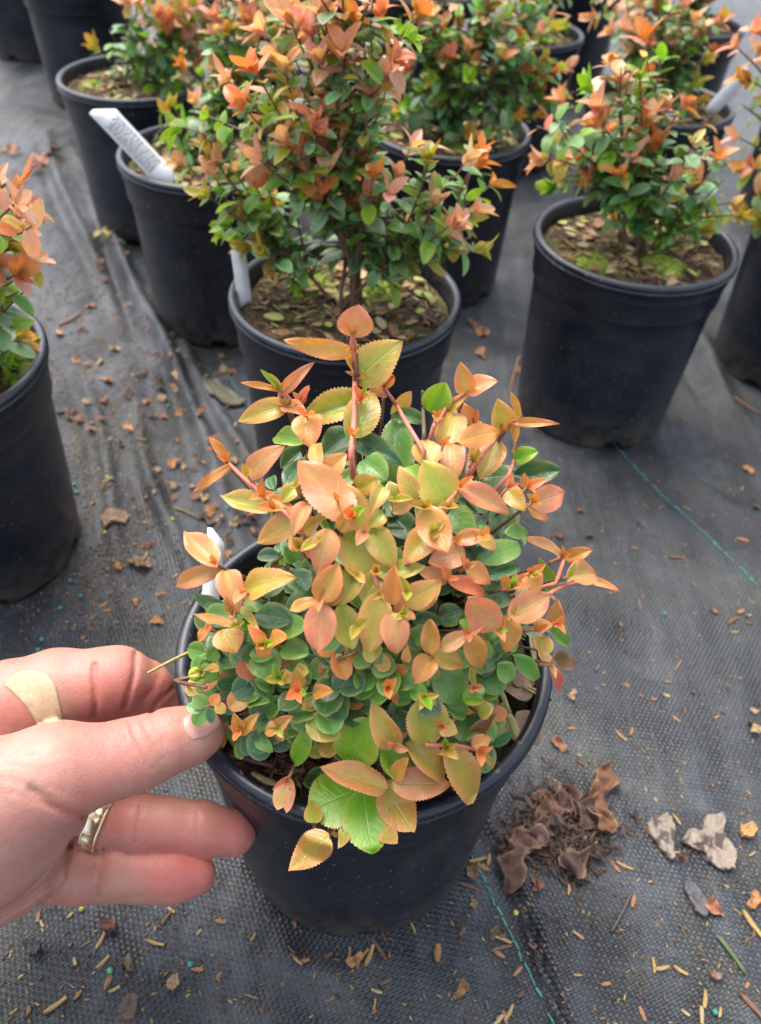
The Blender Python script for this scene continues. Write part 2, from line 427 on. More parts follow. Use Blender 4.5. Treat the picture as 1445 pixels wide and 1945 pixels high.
def soil_mesh(seed):
    r_ = np.random.default_rng(seed); V = [(0, 0, SOILZ+.004)]; F = []; nr, ns = 22, 72
    for i in range(1, nr+1):
        r = (RIM-.0088)*i/nr
        for j in range(ns):
            a = 2*math.pi*j/ns; x, y = r*math.cos(a), r*math.sin(a)
            z = SOILZ+.004*(1-(r/RIM)**2)+.0022*math.sin(x*190+seed)*math.sin(y*170+seed*2)+r_.normal(0, .0006)
            V.append((x, y, z))
    for j in range(ns): F.append((0, 1+j, 1+(j+1) % ns))
    for i in range(nr-1):
        for j in range(ns): F.append((1+i*ns+j, 1+(i+1)*ns+j, 1+(i+1)*ns+(j+1) % ns, 1+i*ns+(j+1) % ns))
    return mesh('soil', V, F, M_SOIL)
def chip(acc, p, L, W, th, ang, tilt, col):
    """a splinter of bark: bent, ragged-ended bar"""
    n = 5; d = np.array([math.cos(ang)*math.cos(tilt), math.sin(ang)*math.cos(tilt), math.sin(tilt)])
    s = nrm(np.cross((0, 0, 1), d)); u = np.cross(d, s); V = []
    bend = rng.uniform(-.06, .06)
    for i in range(n):
        t = i/(n-1); w = W*(.35+.65*math.sin(math.pi*min(max(t, .12), .88)))*rng.uniform(.75, 1.2)/2; h = th/2*rng.uniform(.7, 1.2)
        c = np.asarray(p)+d*L*(t-.5)+s*bend*L*math.sin(math.pi*t)
        V += [c-s*w-u*h, c+s*w-u*h*.8, c+s*w*.8+u*h, c-s*w*.85+u*h*.9]
    F = []
    for i in range(n-1):
        for j in range(4): F.append((i*4+j, i*4+(j+1) % 4, i*4+4+(j+1) % 4, i*4+4+j))
    F.append((0, 1, 2, 3)); F.append((n*4-1, n*4-2, n*4-3, n*4-4))
    acc.add(V, F, col)
LIT = [(.30, .17, .075), (.16, .075, .035), (.42, .29, .13), (.08, .045, .03), (.24, .13, .06), (.36, .22, .09), (.10, .05, .03), (.32, .27, .08)]
def litter_mesh(seed, dark):
    acc = Acc()
    for i in range(620):
        r = (RIM-.012)*math.sqrt(rng.uniform(0, 1)); a = rng.uniform(0, 6.283)
        c = np.array(LIT[rng.integers(len(LIT))])*rng.uniform(.5, 1.1)*(.5 if dark else 1.0)
        L = rng.uniform(.004, .014); p = (r*math.cos(a), r*math.sin(a), SOILZ+.004*(1-(r/RIM)**2)+rng.uniform(.0005, .004))
        if (r+L/2) > RIM-.01: L = .004
        chip(acc, p, L, rng.uniform(.0008, .0028), rng.uniform(.0005, .0012), rng.uniform(0, 6.3), rng.uniform(-.25, .25), c)
    for i in range(60):
        r = (RIM-.022)*math.sqrt(rng.uniform(0, 1)); a = rng.uniform(0, 6.283)
        c = np.array(random.choice([(.42, .26, .12), (.30, .14, .06), (.5, .38, .2), (.38, .40, .1)]))*(.6 if dark else 1)
        leaf(acc, (r*math.cos(a), r*math.sin(a), SOILZ+.007), (math.cos(a*3), math.sin(a*3), rng.uniform(-.2, .2)), (rng.uniform(-.4, .4), rng.uniform(-.4, .4), 1),
             rng.uniform(.009, .016), rng.uniform(.006, .009), c, c*.8, rng.uniform(-.6, .9), rng.uniform(0, .5), hi=False)
    me = mesh('mulch', np.concatenate(acc.V), np.concatenate(acc.F), M_LITTER, col=np.concatenate(acc.Cc), smooth=False)
    return me
def moss_mesh(seed):
    V = []; F = []; r_ = np.random.default_rng(seed); acc = Acc()
    for k in range(3):
        ang = r_.uniform(0, 6.283); rc = r_.uniform(.03, .055); R = r_.uniform(.012, .022); n = 14
        cx, cy = rc*math.cos(ang), rc*math.sin(ang); vs = []
        for i in range(n+1):
            for j in range(n+1):
                u, v = i/n*2-1, j/n*2-1; q = u*math.sqrt(1-v*v/2); w = v*math.sqrt(1-u*u/2); r2 = q*q+w*w
                vs.append((cx+q*R*(1+.2*math.sin(5*math.atan2(w, q)+k)), cy+w*R, SOILZ+.001+.007*math.sqrt(max(0, 1-r2))+r_.normal(0, .0007)))
        fs = [(i*(n+1)+j, i*(n+1)+j+1, (i+1)*(n+1)+j+1, (i+1)*(n+1)+j) for i in range(n) for j in range(n)]
        acc.add(vs, fs, (1, 1, 1))
        for q in range(260):   # moss tips
            a = r_.uniform(0, 6.283); rr = R*math.sqrt(r_.uniform(0, 1))*.95; x, y = cx+rr*math.cos(a), cy+rr*math.sin(a)
            z = SOILZ+.001+.007*math.sqrt(max(0, 1-(rr/R)**2)); dx, dy = r_.normal(0, .0008, 2); h = r_.uniform(.001, .0028)
            acc.add([(x-.0004, y, z-.001), (x+.0004, y, z-.001), (x+dx+.0001, y+dy, z+h), (x+dx-.0001, y+dy, z+h)], [(0, 1, 2, 3)], (1, 1, 1))
    return mesh('moss', np.concatenate(acc.V), np.concatenate(acc.F), M_MOSS)
SOIL = [soil_mesh(1), soil_mesh(5)]; LITTER = [litter_mesh(2, False), litter_mesh(3, True)]; MOSS = [moss_mesh(2), moss_mesh(9)]

GROUP = 'nursery pots of coppery shrubs standing on the fabric'
def potted(x, y, rz, label, moss=0, dark=0, loc_z=0):
    root = empty('potted_shrub', (x, y, loc_z), label, 'potted shrub', GROUP)
    L = (x, y, loc_z)
    p = link('pot', POT_ME, root, L); p.rotation_euler.z = rz
    rm = link('rim', RIM_ME, p, L)
    s = link('soil', SOIL[moss % 2], root, L); s.rotation_euler.z = rz*1.7
    m = link('mulch', LITTER[dark], s, L); m.rotation_euler.z = rz*.6; m['kind'] = 'stuff'
    if moss is not None and not dark:
        ms = link('moss', MOSS[moss % 2], s, L); ms['kind'] = 'stuff'
    return root

# ------------------------------------------------------------------ background shrubs
def rand_perp(d):
    v = rng.normal(size=3); v -= np.dot(v, d)*d; return nrm(v)
def shrub(root, x, y, tips, dens=1.0, orange=.5, size=1.0, low=.12, hi=False, lime=.25):
    st = Acc(); fo = Acc(); ng = Acc()
    base0 = np.array([x, y, SOILZ+.002])
    shoots = []
    main = []
    for ti, t in enumerate(tips):
        t = np.asarray(t, float)
        if ti >= 9 and main:
            Pm = min(main, key=lambda Q: np.linalg.norm(Q[-1]-t)); q = rng.integers(3, 7); b = Pm[q]
            ctrl = b+(Pm[q+1]-Pm[q])*2.5+(t-b)*.25; P = bez(b, ctrl, t, 12); L = np.linalg.norm(np.diff(P, axis=0), axis=1).sum()
            tube(st, P, .0012, .0006, (.15, .065, .042), 5); shoots.append((P, L, 1.0))
            for k in range(int(L/.026*dens)):
                q = rng.uniform(.1, .9); i = q*11; p = P[int(i)]; dr = nrm(P[min(int(i)+1, 11)]-P[int(i)-1]); out = nrm(rand_perp(dr)+nrm(p-base0)*.5)
                l2 = rng.uniform(.015, .040)*(1.15-q*.5); e = p+out*l2*.8+dr*l2*.55+np.array([0, 0, l2*.25]); Q = bez(p, p+out*l2*.5, e, 6); tube(st, Q, .0008, .0005, (.18, .07, .045), 4); shoots.append((Q, l2*1.1, q))
            continue
        b = base0+np.array([rng.uniform(-.014, .014), rng.uniform(-.014, .014), 0])
        ctrl = b*.45+t*.55; ctrl[:2] = b[:2]*.72+t[:2]*.28; ctrl += rng.normal(0, .006, 3)
        P = bez(b, ctrl, t, 12); L = np.linalg.norm(np.diff(P, axis=0), axis=1).sum()
        tube(st, P, .0018, .0007, (.15, .08, .055), 5); shoots.append((P, L, 1.0)); main.append(P)
        # side branchlets
        for k in range(int(L/.029*dens)):
            q = rng.uniform(low, .9); i = q*11; p = P[int(i)]+(P[min(int(i)+1, 11)]-P[int(i)])*(i-int(i))
            dr = nrm(P[min(int(i)+1, 11)]-P[int(i)]); out = nrm(rand_perp(dr)+nrm(p-base0-np.array([0, 0, .03]))*.5)
            l2 = rng.uniform(.015, .045)*(1.15-q*.5); e = p+out*l2*.8+dr*l2*.55+np.array([0, 0, l2*.25])
            Q = bez(p, p+out*l2*.5, e, 6); tube(st, Q, .0008, .0005, (.18, .07, .045), 4); shoots.append((Q, l2*1.1, q))
    zt = max(t[2] for t in tips)
    for P, L, q0 in shoots:
        n = max(3, int(L/.0064)); side0 = rand_perp(nrm(P[-1]-P[0])); org = rng.uniform(0, 1) < orange
        for k in range(n):
            s = (k+.5)/n
            if q0 == 1.0 and len(P) == 12 and abs(P[0][2]-base0[2]) < .01 and s < low+.08: continue
            i = s*(len(P)-1); a = int(min(i, len(P)-2)); p = P[a]+(P[a+1]-P[a])*(i-a); dr = nrm(P[a+1]-P[a])
            ang = k*2.4+rng.uniform(-.5, .5); sv = nrm(side0*math.cos(ang)+np.cross(dr, side0)*math.sin(ang))
            d = nrm(sv*1.0+dr*rng.uniform(.1, .7)+np.array([0, 0, .12])); nn = nrm(dr*.7+np.array([0, 0, .9])-sv*.2+rng.normal(0, .3, 3))
            hgt = (p[2]-SOILZ)/(zt-SOILZ)
            f = .50*hgt+.46*s*(1 if org else .6)+rng.normal(0, .09)
            if f > .80: key = random.choice('QqQPKQO'); A = ng
            elif f > .66: key = random.choice('YKqQLCYL'); A = ng
            elif f > .50 and rng.uniform() < lime*2.4: key = random.choice('LYCCCG'); A = fo
            elif f > .36: key = random.choice('GCLGCC'); A = fo
            else: key = random.choice('DDGGCC'); A = fo
            cm, ce = pal(key, .2)
            Lf = rng.uniform(.012, .021)*size*(1.05-.2*s)
            leaf(A, p, d, nn, Lf, Lf*rng.uniform(.5, .68), cm, ce, rng.uniform(.1, 1.0), rng.uniform(.05, .5), rng.uniform(.55, .9), hi=hi)
        # terminal star
        if (org or q0 == 1.0) and rng.uniform() < .8:
            dr = nrm(P[-1]-P[-2]); s1 = rand_perp(dr); s2 = np.cross(dr, s1); key = random.choice('QQqPO') if (org and (P[-1][2]-SOILZ)/(zt-SOILZ) > .35) else random.choice('LYK')
            for k in range(rng.integers(4, 7)):
                a = k*2.4; d = nrm((s1*math.cos(a)+s2*math.sin(a))*rng.uniform(.2, 1.0)+dr*rng.uniform(.5, 1.3)); cm, ce = pal(key, .18)
                leaf(ng, P[-1]-dr*.001*k, d, dr-d*.5, rng.uniform(.009, .021)*size, rng.uniform(.006, .011)*size, cm, ce, rng.uniform(-.4, .9), rng.uniform(.1, .7), rng.uniform(.65, .95), hi=hi)
    st.build('stem', M_STEM, root); 
    fo.build('foliage', M_LEAF2, root); ng.build('new_growth', M_LEAF2, root)

def px_tips(lst, y0, jit=.03):
    r_ = [at_y(px, py, y0+rng.uniform(-jit, jit)) for px, py in lst]; o_ = np.random.default_rng(len(lst)).permutation(len(r_)); return [r_[k] for k in o_]
def round_tips(x, y, n, rad, zlo, zhi):
    out = []
    for i in range(n):
        a = 2.4*i+rng.uniform(-.3, .3); r = rad*math.sqrt((i+.5)/n)
        z = zhi-(zhi-zlo)*(r/rad)**2+rng.uniform(-.02, .015); out.append((x+r*math.cos(a), y+r*math.sin(a), z))
    return out

P_ = {'near': (-.0029, .2236), 'mid': (-.0366, .5436), 'right': (.2038, .6659), 'tagged': (-.1897, .7946), 'corner': (-.3178, 1.0057),
      'back': (.0477, .9024), 'left': (-.3134, .4253), 'edge': (.430, .765), 'behind': (.300, 1.036), 'far': (.160, 1.31)}
# middle plant
x, y = P_['mid']; r = potted(x, y, .4, 'tall open salmon-tipped shrub directly behind the nearest pot, white tag at its left rim', 0)
t = px_tips([(650, -20), (590, -15), (540, 20), (720, 25), (690, 60), (770, 70), (620, 30), (500, 60), (735, 205), (815, 300), (935, 350), (905, 400), (690, 175), (470, 205), (372, 215), (650, 90), (590, 60), (540, 130), (430, 150), (340, 240), (350, 310),
             (395, 290), (860, 330), (790, 390), (845, 440), (600, 250), (520, 220), (450, 330), (390, 370), (420, 440), (640, 330), (480, 130), (560, 330), (655, 250), (520, 400), (500, 450), (690, 380)], y)
t += px_tips([(860, 465), (815, 490), (845, 430), (770, 500), (520, 500), (470, 470), (745, 545), (560, 540), (800, 450), (880, 420)], y)
shrub(r, x, y, t, .85, .8, 1.0, .30, hi=True)
x, y = P_['right']; r = potted(x, y, 1.2, 'airy shrub with moss and a salmon bud in the wide pot right of centre', 1)
t = px_tips([(1050, 225), (1070, 190), (1165, 120), (1175, 150), (1255, 115), (1215, 145), (1120, 170), (1300, 200), (1345, 260), (1365, 300), (1390, 385), (1400, 410), (1020, 240),
             (1030, 300), (1085, 300), (1230, 200), (1290, 290), (1150, 250), (1200, 330), (1320, 350), (1050, 350), (1240, 280), (1130, 330), (1340, 410), (1260, 380)], y)
shrub(r, x, y, t, .9, .6, 1.05, .15)
ms = link('moss', MOSS[0], [c for c in r.children if c.name.startswith('soil')][0], (x, y, .0)); ms.rotation_euler.z = 3.3; ms['kind'] = 'stuff'
x, y = P_['tagged']; r = potted(x, y, 2.2, 'shrub in the pot holding the long slanted white tag', 0)
t = px_tips([(430, -10), (480, -30), (530, -20), (560, 20), (590, 40), (300, 250), (330, 200), (380, 130), (430, 60), (470, 40), (520, 60), (350, 240), (560, 80), (400, 200), (450, 150), (500, 120), (300, 290), (340, 300), (420, 240), (560, 180), (470, 220)], y)
shrub(r, x, y, t, .9, .75, 1.1, .15)
x, y = P_['corner']; r = potted(x, y, .9, 'low spreading orange shrub at upper left, soil showing on its left side', 1)
t = px_tips([(260, 10), (310, -20), (370, -20), (420, -30), (450, 10), (215, 130), (240, 60), (300, 30), (360, 40), (400, 20), (280, 90), (330, 100), (250, 160), (290, 150), (380, 110), (420, 80), (230, 190), (330, 170), (380, 180)], y)
shrub(r, x, y, t, .9, .95, 1.15, .15)
x, y = P_['back']; r = potted(x, y, 3.0, 'dense rounded green shrub with orange top behind centre, pale tag inside it', 0)
t = px_tips([(770, -10), (820, -30), (880, -20), (940, -30), (990, 0), (1040, 60), (1070, 130), (1060, 180), (770, 60), (820, 30), (870, 50), (930, 20), (980, 70), (1030, 110), (1060, 130), (760, 140), (780, 200), (1010, 180), (840, 110), (900, 90), (950, 140), (860, 180), (920, 200), (980, 220), (800, 240), (1040, 190), (830, 150), (890, 150), (760, 210), (1000, 120), (960, 30), (790, 110)], y, .05)
shrub(r, x, y, t, 1.3, .5, 1.0, .05, lime=.45)
x, y = P_['left']; r = potted(x, y, 2.6, 'potted shrub cut off by the left edge, scarlet tips above a thick black rim', 0)
t = px_tips([(30, 385), (55, 395), (10, 350), (35, 520), (25, 620), (-30, 420), (-60, 360), (20, 470), (0, 560), (-20, 640), (45, 640), (-80, 560), (15, 690), (-120, 480), (30, 560)], y)
shrub(r, x, y, t, .9, .85, 1.0, .15, hi=True)
x, y = P_['edge']; r = potted(x, y, .3, 'potted shrub cut off by the right edge beside the mossy pot', 1)
t = px_tips([(1400, 90), (1420, 150), (1440, 60), (1400, 260), (1430, 320), (1420, 400), (1460, 200), (1490, 120), (1410, 200), (1500, 300), (1540, 220), (1445, 420), (1480, 380)], y)
shrub(r, x, y, t, .9, .7, 1.1, .1)
x, y = P_['behind']; r = potted(x, y, 1.9, 'rust and green shrub in the pot standing behind the mossy pot', 0)
t = px_tips([(1130, 30), (1160, 60), (1200, 10), (1250, 20), (1300, 0), (1340, 40), (1380, 30), (1230, 80), (1280, 90), (1330, 120), (1180, 120), (1250, 150), (1310, 170), (1160, -20), (1240, -40), (1350, 90), (1200, 60)], y)
shrub(r, x, y, t, 1.1, .75, 1.1, .1, lime=.4)
x, y = P_['far']; r = potted(x, y, .5, 'shrub in the far pot whose rim shows at top, right of centre', 1)
t = px_tips([(960, -10), (1010, -20), (1050, -10), (930, -40), (1000, 20), (1040, 35), (980, -60), (1080, -30), (950, 40)], y)
shrub(r, x, y, t, 1.0, .5, 1.1, .1)
def foot(px, py): return (at_z(px, py)[0], at_z(px, py)[1]+RB)
more = [((-.078, 1.135), 18, .11, .32, .46, .6, 'shrub between the tagged pot and the rounded green shrub, its pot in gloom'),
        (foot(160, 212), 14, .11, .26, .36, .15, 'dark green shrub in the tall black pot at the upper left corner'),
        (foot(40, 118), 9, .09, .26, .34, .3, 'shrub in the farthest pot at the upper left corner'),
        ((-.225, 1.36), 18, .12, .30, .42, .5, 'far shrub behind the low spreading orange one'),
        ((.020, 1.52), 16, .12, .30, .42, .6, 'far shrub at the top edge above the rounded green shrub'),
        ((.56, 1.15), 14, .11, .32, .42, .7, 'shrub in the upper right corner behind the pot with the bright tag'),
        ((.42, 1.42), 16, .12, .30, .42, .7, 'far shrub at the top edge right of the grey gap'),
        ((-.10, 1.72), 14, .12, .30, .42, .5, 'farthest shrub at the top edge left of centre'),
        ((.29, 1.68), 14, .12, .30, .42, .5, 'farthest shrub at the top edge right of centre')]
for k, ((x, y), n, rad, lo, hi_, org, lab) in enumerate(more):
    r = potted(x, y, k*.8+.3, lab, k)
    shrub(r, x, y, round_tips(x, y, n, rad, lo, hi_), .8, org, 1.15, .1, lime=.35)

# ------------------------------------------------------------------ the near plant
HX, HY = P_['near']
near = potted(HX, HY, .15, 'low bushy shrub with coppery serrated leaves in the nearest pot, gripped by a hand', 0, 1)
EC = np.array([HX+.003, HY, .163]); ER = np.array([.088, .076, .128])
def surf(px, py, lift=0.):
    d = ray(px, py); o = cO-EC; R = ER*(1+lift/.1)
    a = ((d/R)**2).sum(); b = (o*d/R**2).sum(); c = ((o/R)**2).sum()-1
    disc = b*b-a*c
    t = (-b-math.sqrt(disc))/a if disc > 0 else -b/a
    if disc <= 0: pass
    p = cO+d*t
    if p[2] < SOILZ+.004+lift*.6:
        p = cO+d*((SOILZ+.006+max(lift, 0)*.8-CAMH)/d[2])
    return p
def ta(x, y): return 300+x*.609, 560+y*.609
def tb(x, y): return 300+x*.609, 1050+y*.609
LA = """607,127,622,40,95,P;610,180,415,148,52,O;620,265,742,155,108,Y;612,240,590,190,50,K;705,290,690,235,66,O;715,312,660,300,26,P;385,300,330,240,18,L;375,297,270,275,20,O;390,305,468,222,40,P;
400,345,266,388,64,K;392,345,458,372,52,P;445,340,465,288,28,S;632,332,462,385,104,Y;465,380,475,460,84,O;452,462,368,445,72,L;455,480,390,535,62,D;450,520,400,592,56,D;490,468,500,530,46,O;
595,435,520,492,84,D;625,462,722,498,72,D;750,395,745,565,92,G;612,440,662,312,92,Y;600,450,622,372,72,L;825,393,740,370,46,D;735,375,785,308,42,K;850,362,892,280,86,L;870,382,958,312,38,K;
962,302,945,225,64,P;965,300,1048,268,62,P;985,400,950,343,36,O;1070,425,1062,335,84,K;1110,398,1234,400,30,O;1125,382,1100,305,26,O;1105,385,1112,487,28,O;890,468,930,362,86,K;940,458,1055,425,64,O;
915,470,922,558,72,P;835,530,842,457,80,K;1055,455,1010,565,80,K;1110,515,1178,490,50,L;1115,560,1243,548,72,D;1120,560,1020,570,62,D;905,662,835,530,112,Y;942,600,1083,672,66,P;900,668,972,740,76,G;
830,665,895,792,88,O;803,642,758,548,52,K;740,640,722,588,52,Y;735,678,800,640,36,P;930,768,1022,745,50,P;952,800,855,832,78,P;1085,660,1068,757,90,D;935,640,1032,662,52,D;1000,832,1120,785,70,G;
1010,882,1112,838,76,D;1165,650,1265,618,72,P;1150,660,1215,700,44,O;1088,605,1140,668,52,K;1150,602,1140,565,30,P;602,695,455,535,112,P;520,565,582,500,62,O;645,738,570,588,84,K;
470,675,322,765,72,K;465,655,425,738,58,P;362,668,217,638,80,Y;330,628,405,655,32,O;215,525,178,452,34,O;225,535,112,610,30,O;280,565,352,487,62,P;570,735,606,660,50,O;535,725,500,690,16,L;
535,735,500,858,74,P;595,735,668,905,106,Y;665,728,730,838,76,Y;855,745,782,815,84,K;735,690,795,752,76,D;640,722,702,675,56,G;430,600,388,640,50,Y;440,790,412,760,40,O;490,770,470,815,50,O;
505,950,557,848,82,O;730,960,737,850,60,O;680,862,822,852,58,Y;772,958,875,903,70,K;905,885,818,862,50,P;905,890,1008,930,48,S;960,850,1032,895,60,O;182,842,95,757,86,P;195,858,66,902,62,P;
212,865,245,968,78,P;268,925,395,875,84,K;1255,820,1182,750,40,P;1275,820,1342,798,44,O;1280,880,1365,865,78,P;1330,890,1425,915,26,O;1235,928,1205,855,42,L;1100,910,1065,885,36,O;1105,910,1165,882,44,O;
700,600,670,665,54,K;690,575,650,600,40,L;770,660,735,610,56,L;600,560,560,600,60,G;640,575,590,560,60,D;870,600,790,560,70,G;640,520,700,560,80,G;780,540,820,590,56,L;980,520,1000,440,50,K;990,500,950,560,40,D;
1030,600,960,580,70,D;1010,700,960,760,70,D;1085,745,1150,740,45,G;700,680,660,720,50,Y;560,640,480,600,70,Y;620,600,680,575,60,K;450,740,500,700,60,K;700,800,760,860,70,G;760,780,720,730,60,D;420,860,460,920,70,D;
430,830,400,790,50,G;1000,760,1050,790,50,K;1010,720,1000,780,46,G;690,880,640,950,80,Y;620,870,570,960,84,Y;1160,870,1180,930,60,O;1090,930,1000,950,80,D;980,800,1040,760,50,D;1140,900,1160,960,60,G"""
LB = """210,160,115,135,46,D;243,195,150,195,62,G;230,182,305,215,42,Y;310,190,402,205,70,D;250,225,130,205,30,O;205,240,240,302,84,O;150,240,130,275,26,O;330,285,288,232,38,S;345,285,396,262,60,O;335,290,320,326,40,O;
380,240,450,225,64,G;310,310,360,380,84,G;390,300,460,310,66,G;340,500,385,455,66,G;200,450,262,455,60,D;275,440,322,445,58,G;415,500,492,490,72,G;290,470,335,460,44,G;120,460,150,400,50,G;125,480,118,535,50,G;
140,370,182,360,40,K;150,320,185,300,40,G;200,335,245,335,50,D;300,340,275,300,60,D;180,300,160,330,40,G;490,150,418,178,44,O;510,160,500,296,84,P;530,155,555,60,70,O;570,165,602,288,78,Y;690,130,660,295,86,K;
728,190,745,300,76,P;765,190,800,205,30,O;775,120,745,195,44,S;790,170,875,95,70,K;850,312,848,212,56,O;848,328,808,398,72,O;885,300,962,252,50,P;865,320,948,348,60,K;965,252,1005,355,72,O;
1055,235,965,140,88,P;1100,198,1216,135,84,P;1105,208,1088,300,64,O;1175,240,1225,222,46,O;1185,262,1195,312,56,K;970,210,975,245,60,L;1210,230,1280,282,66,G;1070,270,1120,290,50,G;1060,350,1105,390,58,G;1110,325,1186,388,52,G;
1100,350,1050,340,60,D;870,360,940,455,96,G;830,400,880,470,66,G;950,455,1008,455,66,L;985,420,968,358,40,Y;1020,415,1035,475,54,D;660,440,722,430,64,G;730,400,792,400,60,G;730,450,785,455,48,G;715,420,715,395,24,O;
785,430,832,430,50,L;670,350,735,355,66,G;775,340,775,298,28,O;470,520,562,570,80,Y;380,390,425,395,46,K;437,430,437,385,40,K;430,370,468,370,44,Y;490,440,532,430,44,O;470,470,495,455,28,Y;
255,555,240,515,44,O;255,560,290,525,40,O;375,545,335,560,44,O;375,545,412,512,46,P;372,550,388,585,28,O;295,570,300,510,40,G;310,570,345,612,40,G;265,580,255,632,44,G;430,655,468,553,50,L;600,658,645,535,118,L;
830,450,840,598,116,Y;735,602,680,502,80,K;700,600,765,692,78,L;705,735,523,672,84,P;612,742,480,800,138,L;640,745,665,924,128,L;705,720,775,845,104,K;775,600,888,702,88,K;735,722,898,722,82,P;740,702,772,645,44,O;
735,715,755,705,16,L;893,605,985,772,96,K;968,592,1050,508,46,B;1000,615,1045,668,20,K;980,600,1030,580,40,O;528,885,422,978,84,K;575,870,570,912,42,Y;700,870,742,900,50,K;765,840,735,862,40,D;405,705,375,797,54,K;
420,730,398,808,30,P;490,840,480,780,50,Y;480,740,500,690,58,D;1220,350,1258,440,32,R;1235,330,1285,345,50,B;1240,220,1245,160,50,P;560,540,640,525,60,D;560,320,600,300,60,D;520,330,560,350,60,D;
600,380,560,430,70,D;640,480,690,460,60,D;500,440,560,470,80,D;420,350,470,400,60,G;660,370,620,330,60,D;900,480,960,500,60,G;880,540,930,560,50,K;1000,500,1040,480,50,Y;960,560,1000,540,56,D;740,500,780,540,50,D;
350,410,310,400,56,G;370,440,410,470,50,D;250,400,290,380,50,D;800,270,850,240,60,G;790,250,820,300,60,D;940,230,1000,215,60,D;1000,280,1030,330,50,G;880,200,940,180,60,D;620,230,660,190,50,K;640,310,690,300,60,Y;560,250,520,300,50,G"""
clusters = []
def parse(txt, f, y0):
    out = []
    for s in txt.replace('\n', '').split(';'):
        v = s.strip().split(',')
        a = f(float(v[0]), float(v[1])); b = f(float(v[2]), float(v[3])); out.append((a, b, float(v[4])*.609, v[5]))
    return out
heroes = parse(LA, ta, 0)+parse(LB, tb, 1)
RED_ = (.62, .22, .14)
LIFT = {'O': .010, 'P': .011, 'K': .007, 'Y': .006, 'S': .010, 'L': .004, 'G': -.001, 'D': -.004, 'R': .004, 'B': .004}
green = Acc(); shoots = {}
stemA = Acc()
crown = np.array([HX, HY+.004, SOILZ+.002])
toCam = lambda p: nrm(cO-p)
seen_nodes = []
for (a, b, w, k) in heroes:
    lift = LIFT[k]+rng.uniform(-.002, .003)
    if k in 'PO' and w > 45: lift += .003
    pa, pb = surf(*a, lift-.003), surf(*b, lift)
    dep = np.dot(pa-cO, cF); wid = w/FPX*dep
    # tip and base at similar depth, with a natural dip or rise
    tipdep = dep+np.clip(np.dot(pb-pa, cF), -.010, .010)+rng.uniform(-.003, .003)
    pb = at_d(b[0], b[1], tipdep)
    L = np.linalg.norm(pb-pa)
    if L < wid*.8: pb = pb+nrm(np.array([0, 0, 1.]))*0
    d = pb-pa; pa = pa-d*.05; d = d*1.14; L *= 1.14; wid *= 1.18
    curl = rng.uniform(.1, 1.15)*(1 if rng.uniform() < .85 else -.6); fold = rng.uniform(.15, .75)
    if k in 'LG' and w > 60: curl = .35; fold = .2
    nn = nrm(toCam(pa)*.75+np.array([0, 0, .35])+rng.normal(0, .14 if w > 36 else .24, 3))
    cm, ce = pal(k, .09)
    if k in 'OPK':
        tt = rng.uniform(0, .6)**1.3; cm = cm*(1-tt)+np.array([.38, .44, .04])*tt
    acc = green if k in 'GDLB' else None
    if acc is None:
        key = None
        for nk, np_ in seen_nodes:
            if np.hypot(np_[0]-a[0], np_[1]-a[1]) < 26: key = nk; break
        if key is None:
            key = len(seen_nodes); seen_nodes.append((key, a)); shoots[key] = Acc()
            # stem from inside the crown up to this node
            inner = crown+(pa-crown)*.15; ctrl = crown*.55+pa*.45+np.array([0, 0, .012])
            tube(stemA, bez(inner, ctrl, pa-toCam(pa)*.002, 9), .0011, .0006, (.16, .08, .05), 5)
        acc = shoots[key]
    tipsh = {'L': .72, 'G': .68, 'D': .6}.get(k, rng.uniform(.75, 1.0))
    if k == 'D' or (k == 'G' and w < 45): tipsh = rng.uniform(.55, .75)
    # true length so that the bent blade still reaches its tip
    Lc = L*(1+curl*curl/10)
    leaf(acc, pa, d+nn*L*curl*.42, nn, Lc, wid*1.05, cm, ce, curl, fold, tipsh, True, .028, rng.uniform(.0, .001)+LIFT[k]*.35+.0015 if (a[1] > 1400 or b[0] > 1000 and a[1] > 1150) else None)
for key, a in seen_nodes:
    if rng.uniform() < .25: continue
    p0_ = surf(*a, LIFT['O']+.001); t1 = nrm(toCam(p0_)*.6+(p0_-crown)/np.linalg.norm(p0_-crown)); s1 = rand_perp(t1); s2 = np.cross(t1, s1); kk = random.choice('OPSYK')
    for q in range(rng.integers(2, 5)):
        an = q*2.4+a[0]; cm, ce = pal(kk if q < 3 else 'L', .12); Lq = rng.uniform(.004, .0085)
        leaf(shoots[key], p0_, t1*.9+(s1*math.cos(an)+s2*math.sin(an))*rng.uniform(.4, .9), t1-(s1*math.cos(an)+s2*math.sin(an)), Lq, Lq*.55, cm, ce, rng.uniform(-.5, .5), rng.uniform(.4, .9), .9, True)
    tube(shoots[key], [p0_-toCam(p0_)*.004+(crown-p0_)*.04, p0_], .0007, .0005, RED_, 5)
# explicit reddish stems
RED = (.62, .20, .13)
def red(pts, tf, r0=.0010, r1=.0007, lift=.008, key=None, c=RED):
    acc = Acc(); Q = [surf(*tf(*p), lift) for p in pts]; Q = [crown*.35+Q[0]*.65+np.array([0, 0, .004])]+Q
    P = []
    for i in range(len(Q)-1):
        for t in np.linspace(0, 1, 5)[:-1]: P.append(Q[i]*(1-t)+Q[i+1]*t)
    P.append(Q[-1]); tube(acc, P, r0, r1, c, 7); return acc
redst = Acc()
def redadd(*a, **k):
    r_ = red(*a, **k); redst.add(np.concatenate(r_.V), np.concatenate(r_.F), np.concatenate(r_.Cc))
redadd([(603, 500), (612, 380), (614, 260), (606, 120)], ta, .0013, .0009)
redadd([(420, 700), (310, 610), (250, 555), (215, 520)], ta)
redadd([(470, 400), (420, 335), (375, 290)], ta); redadd([(830, 490), (775, 400), (745, 345), (705, 290)], ta)
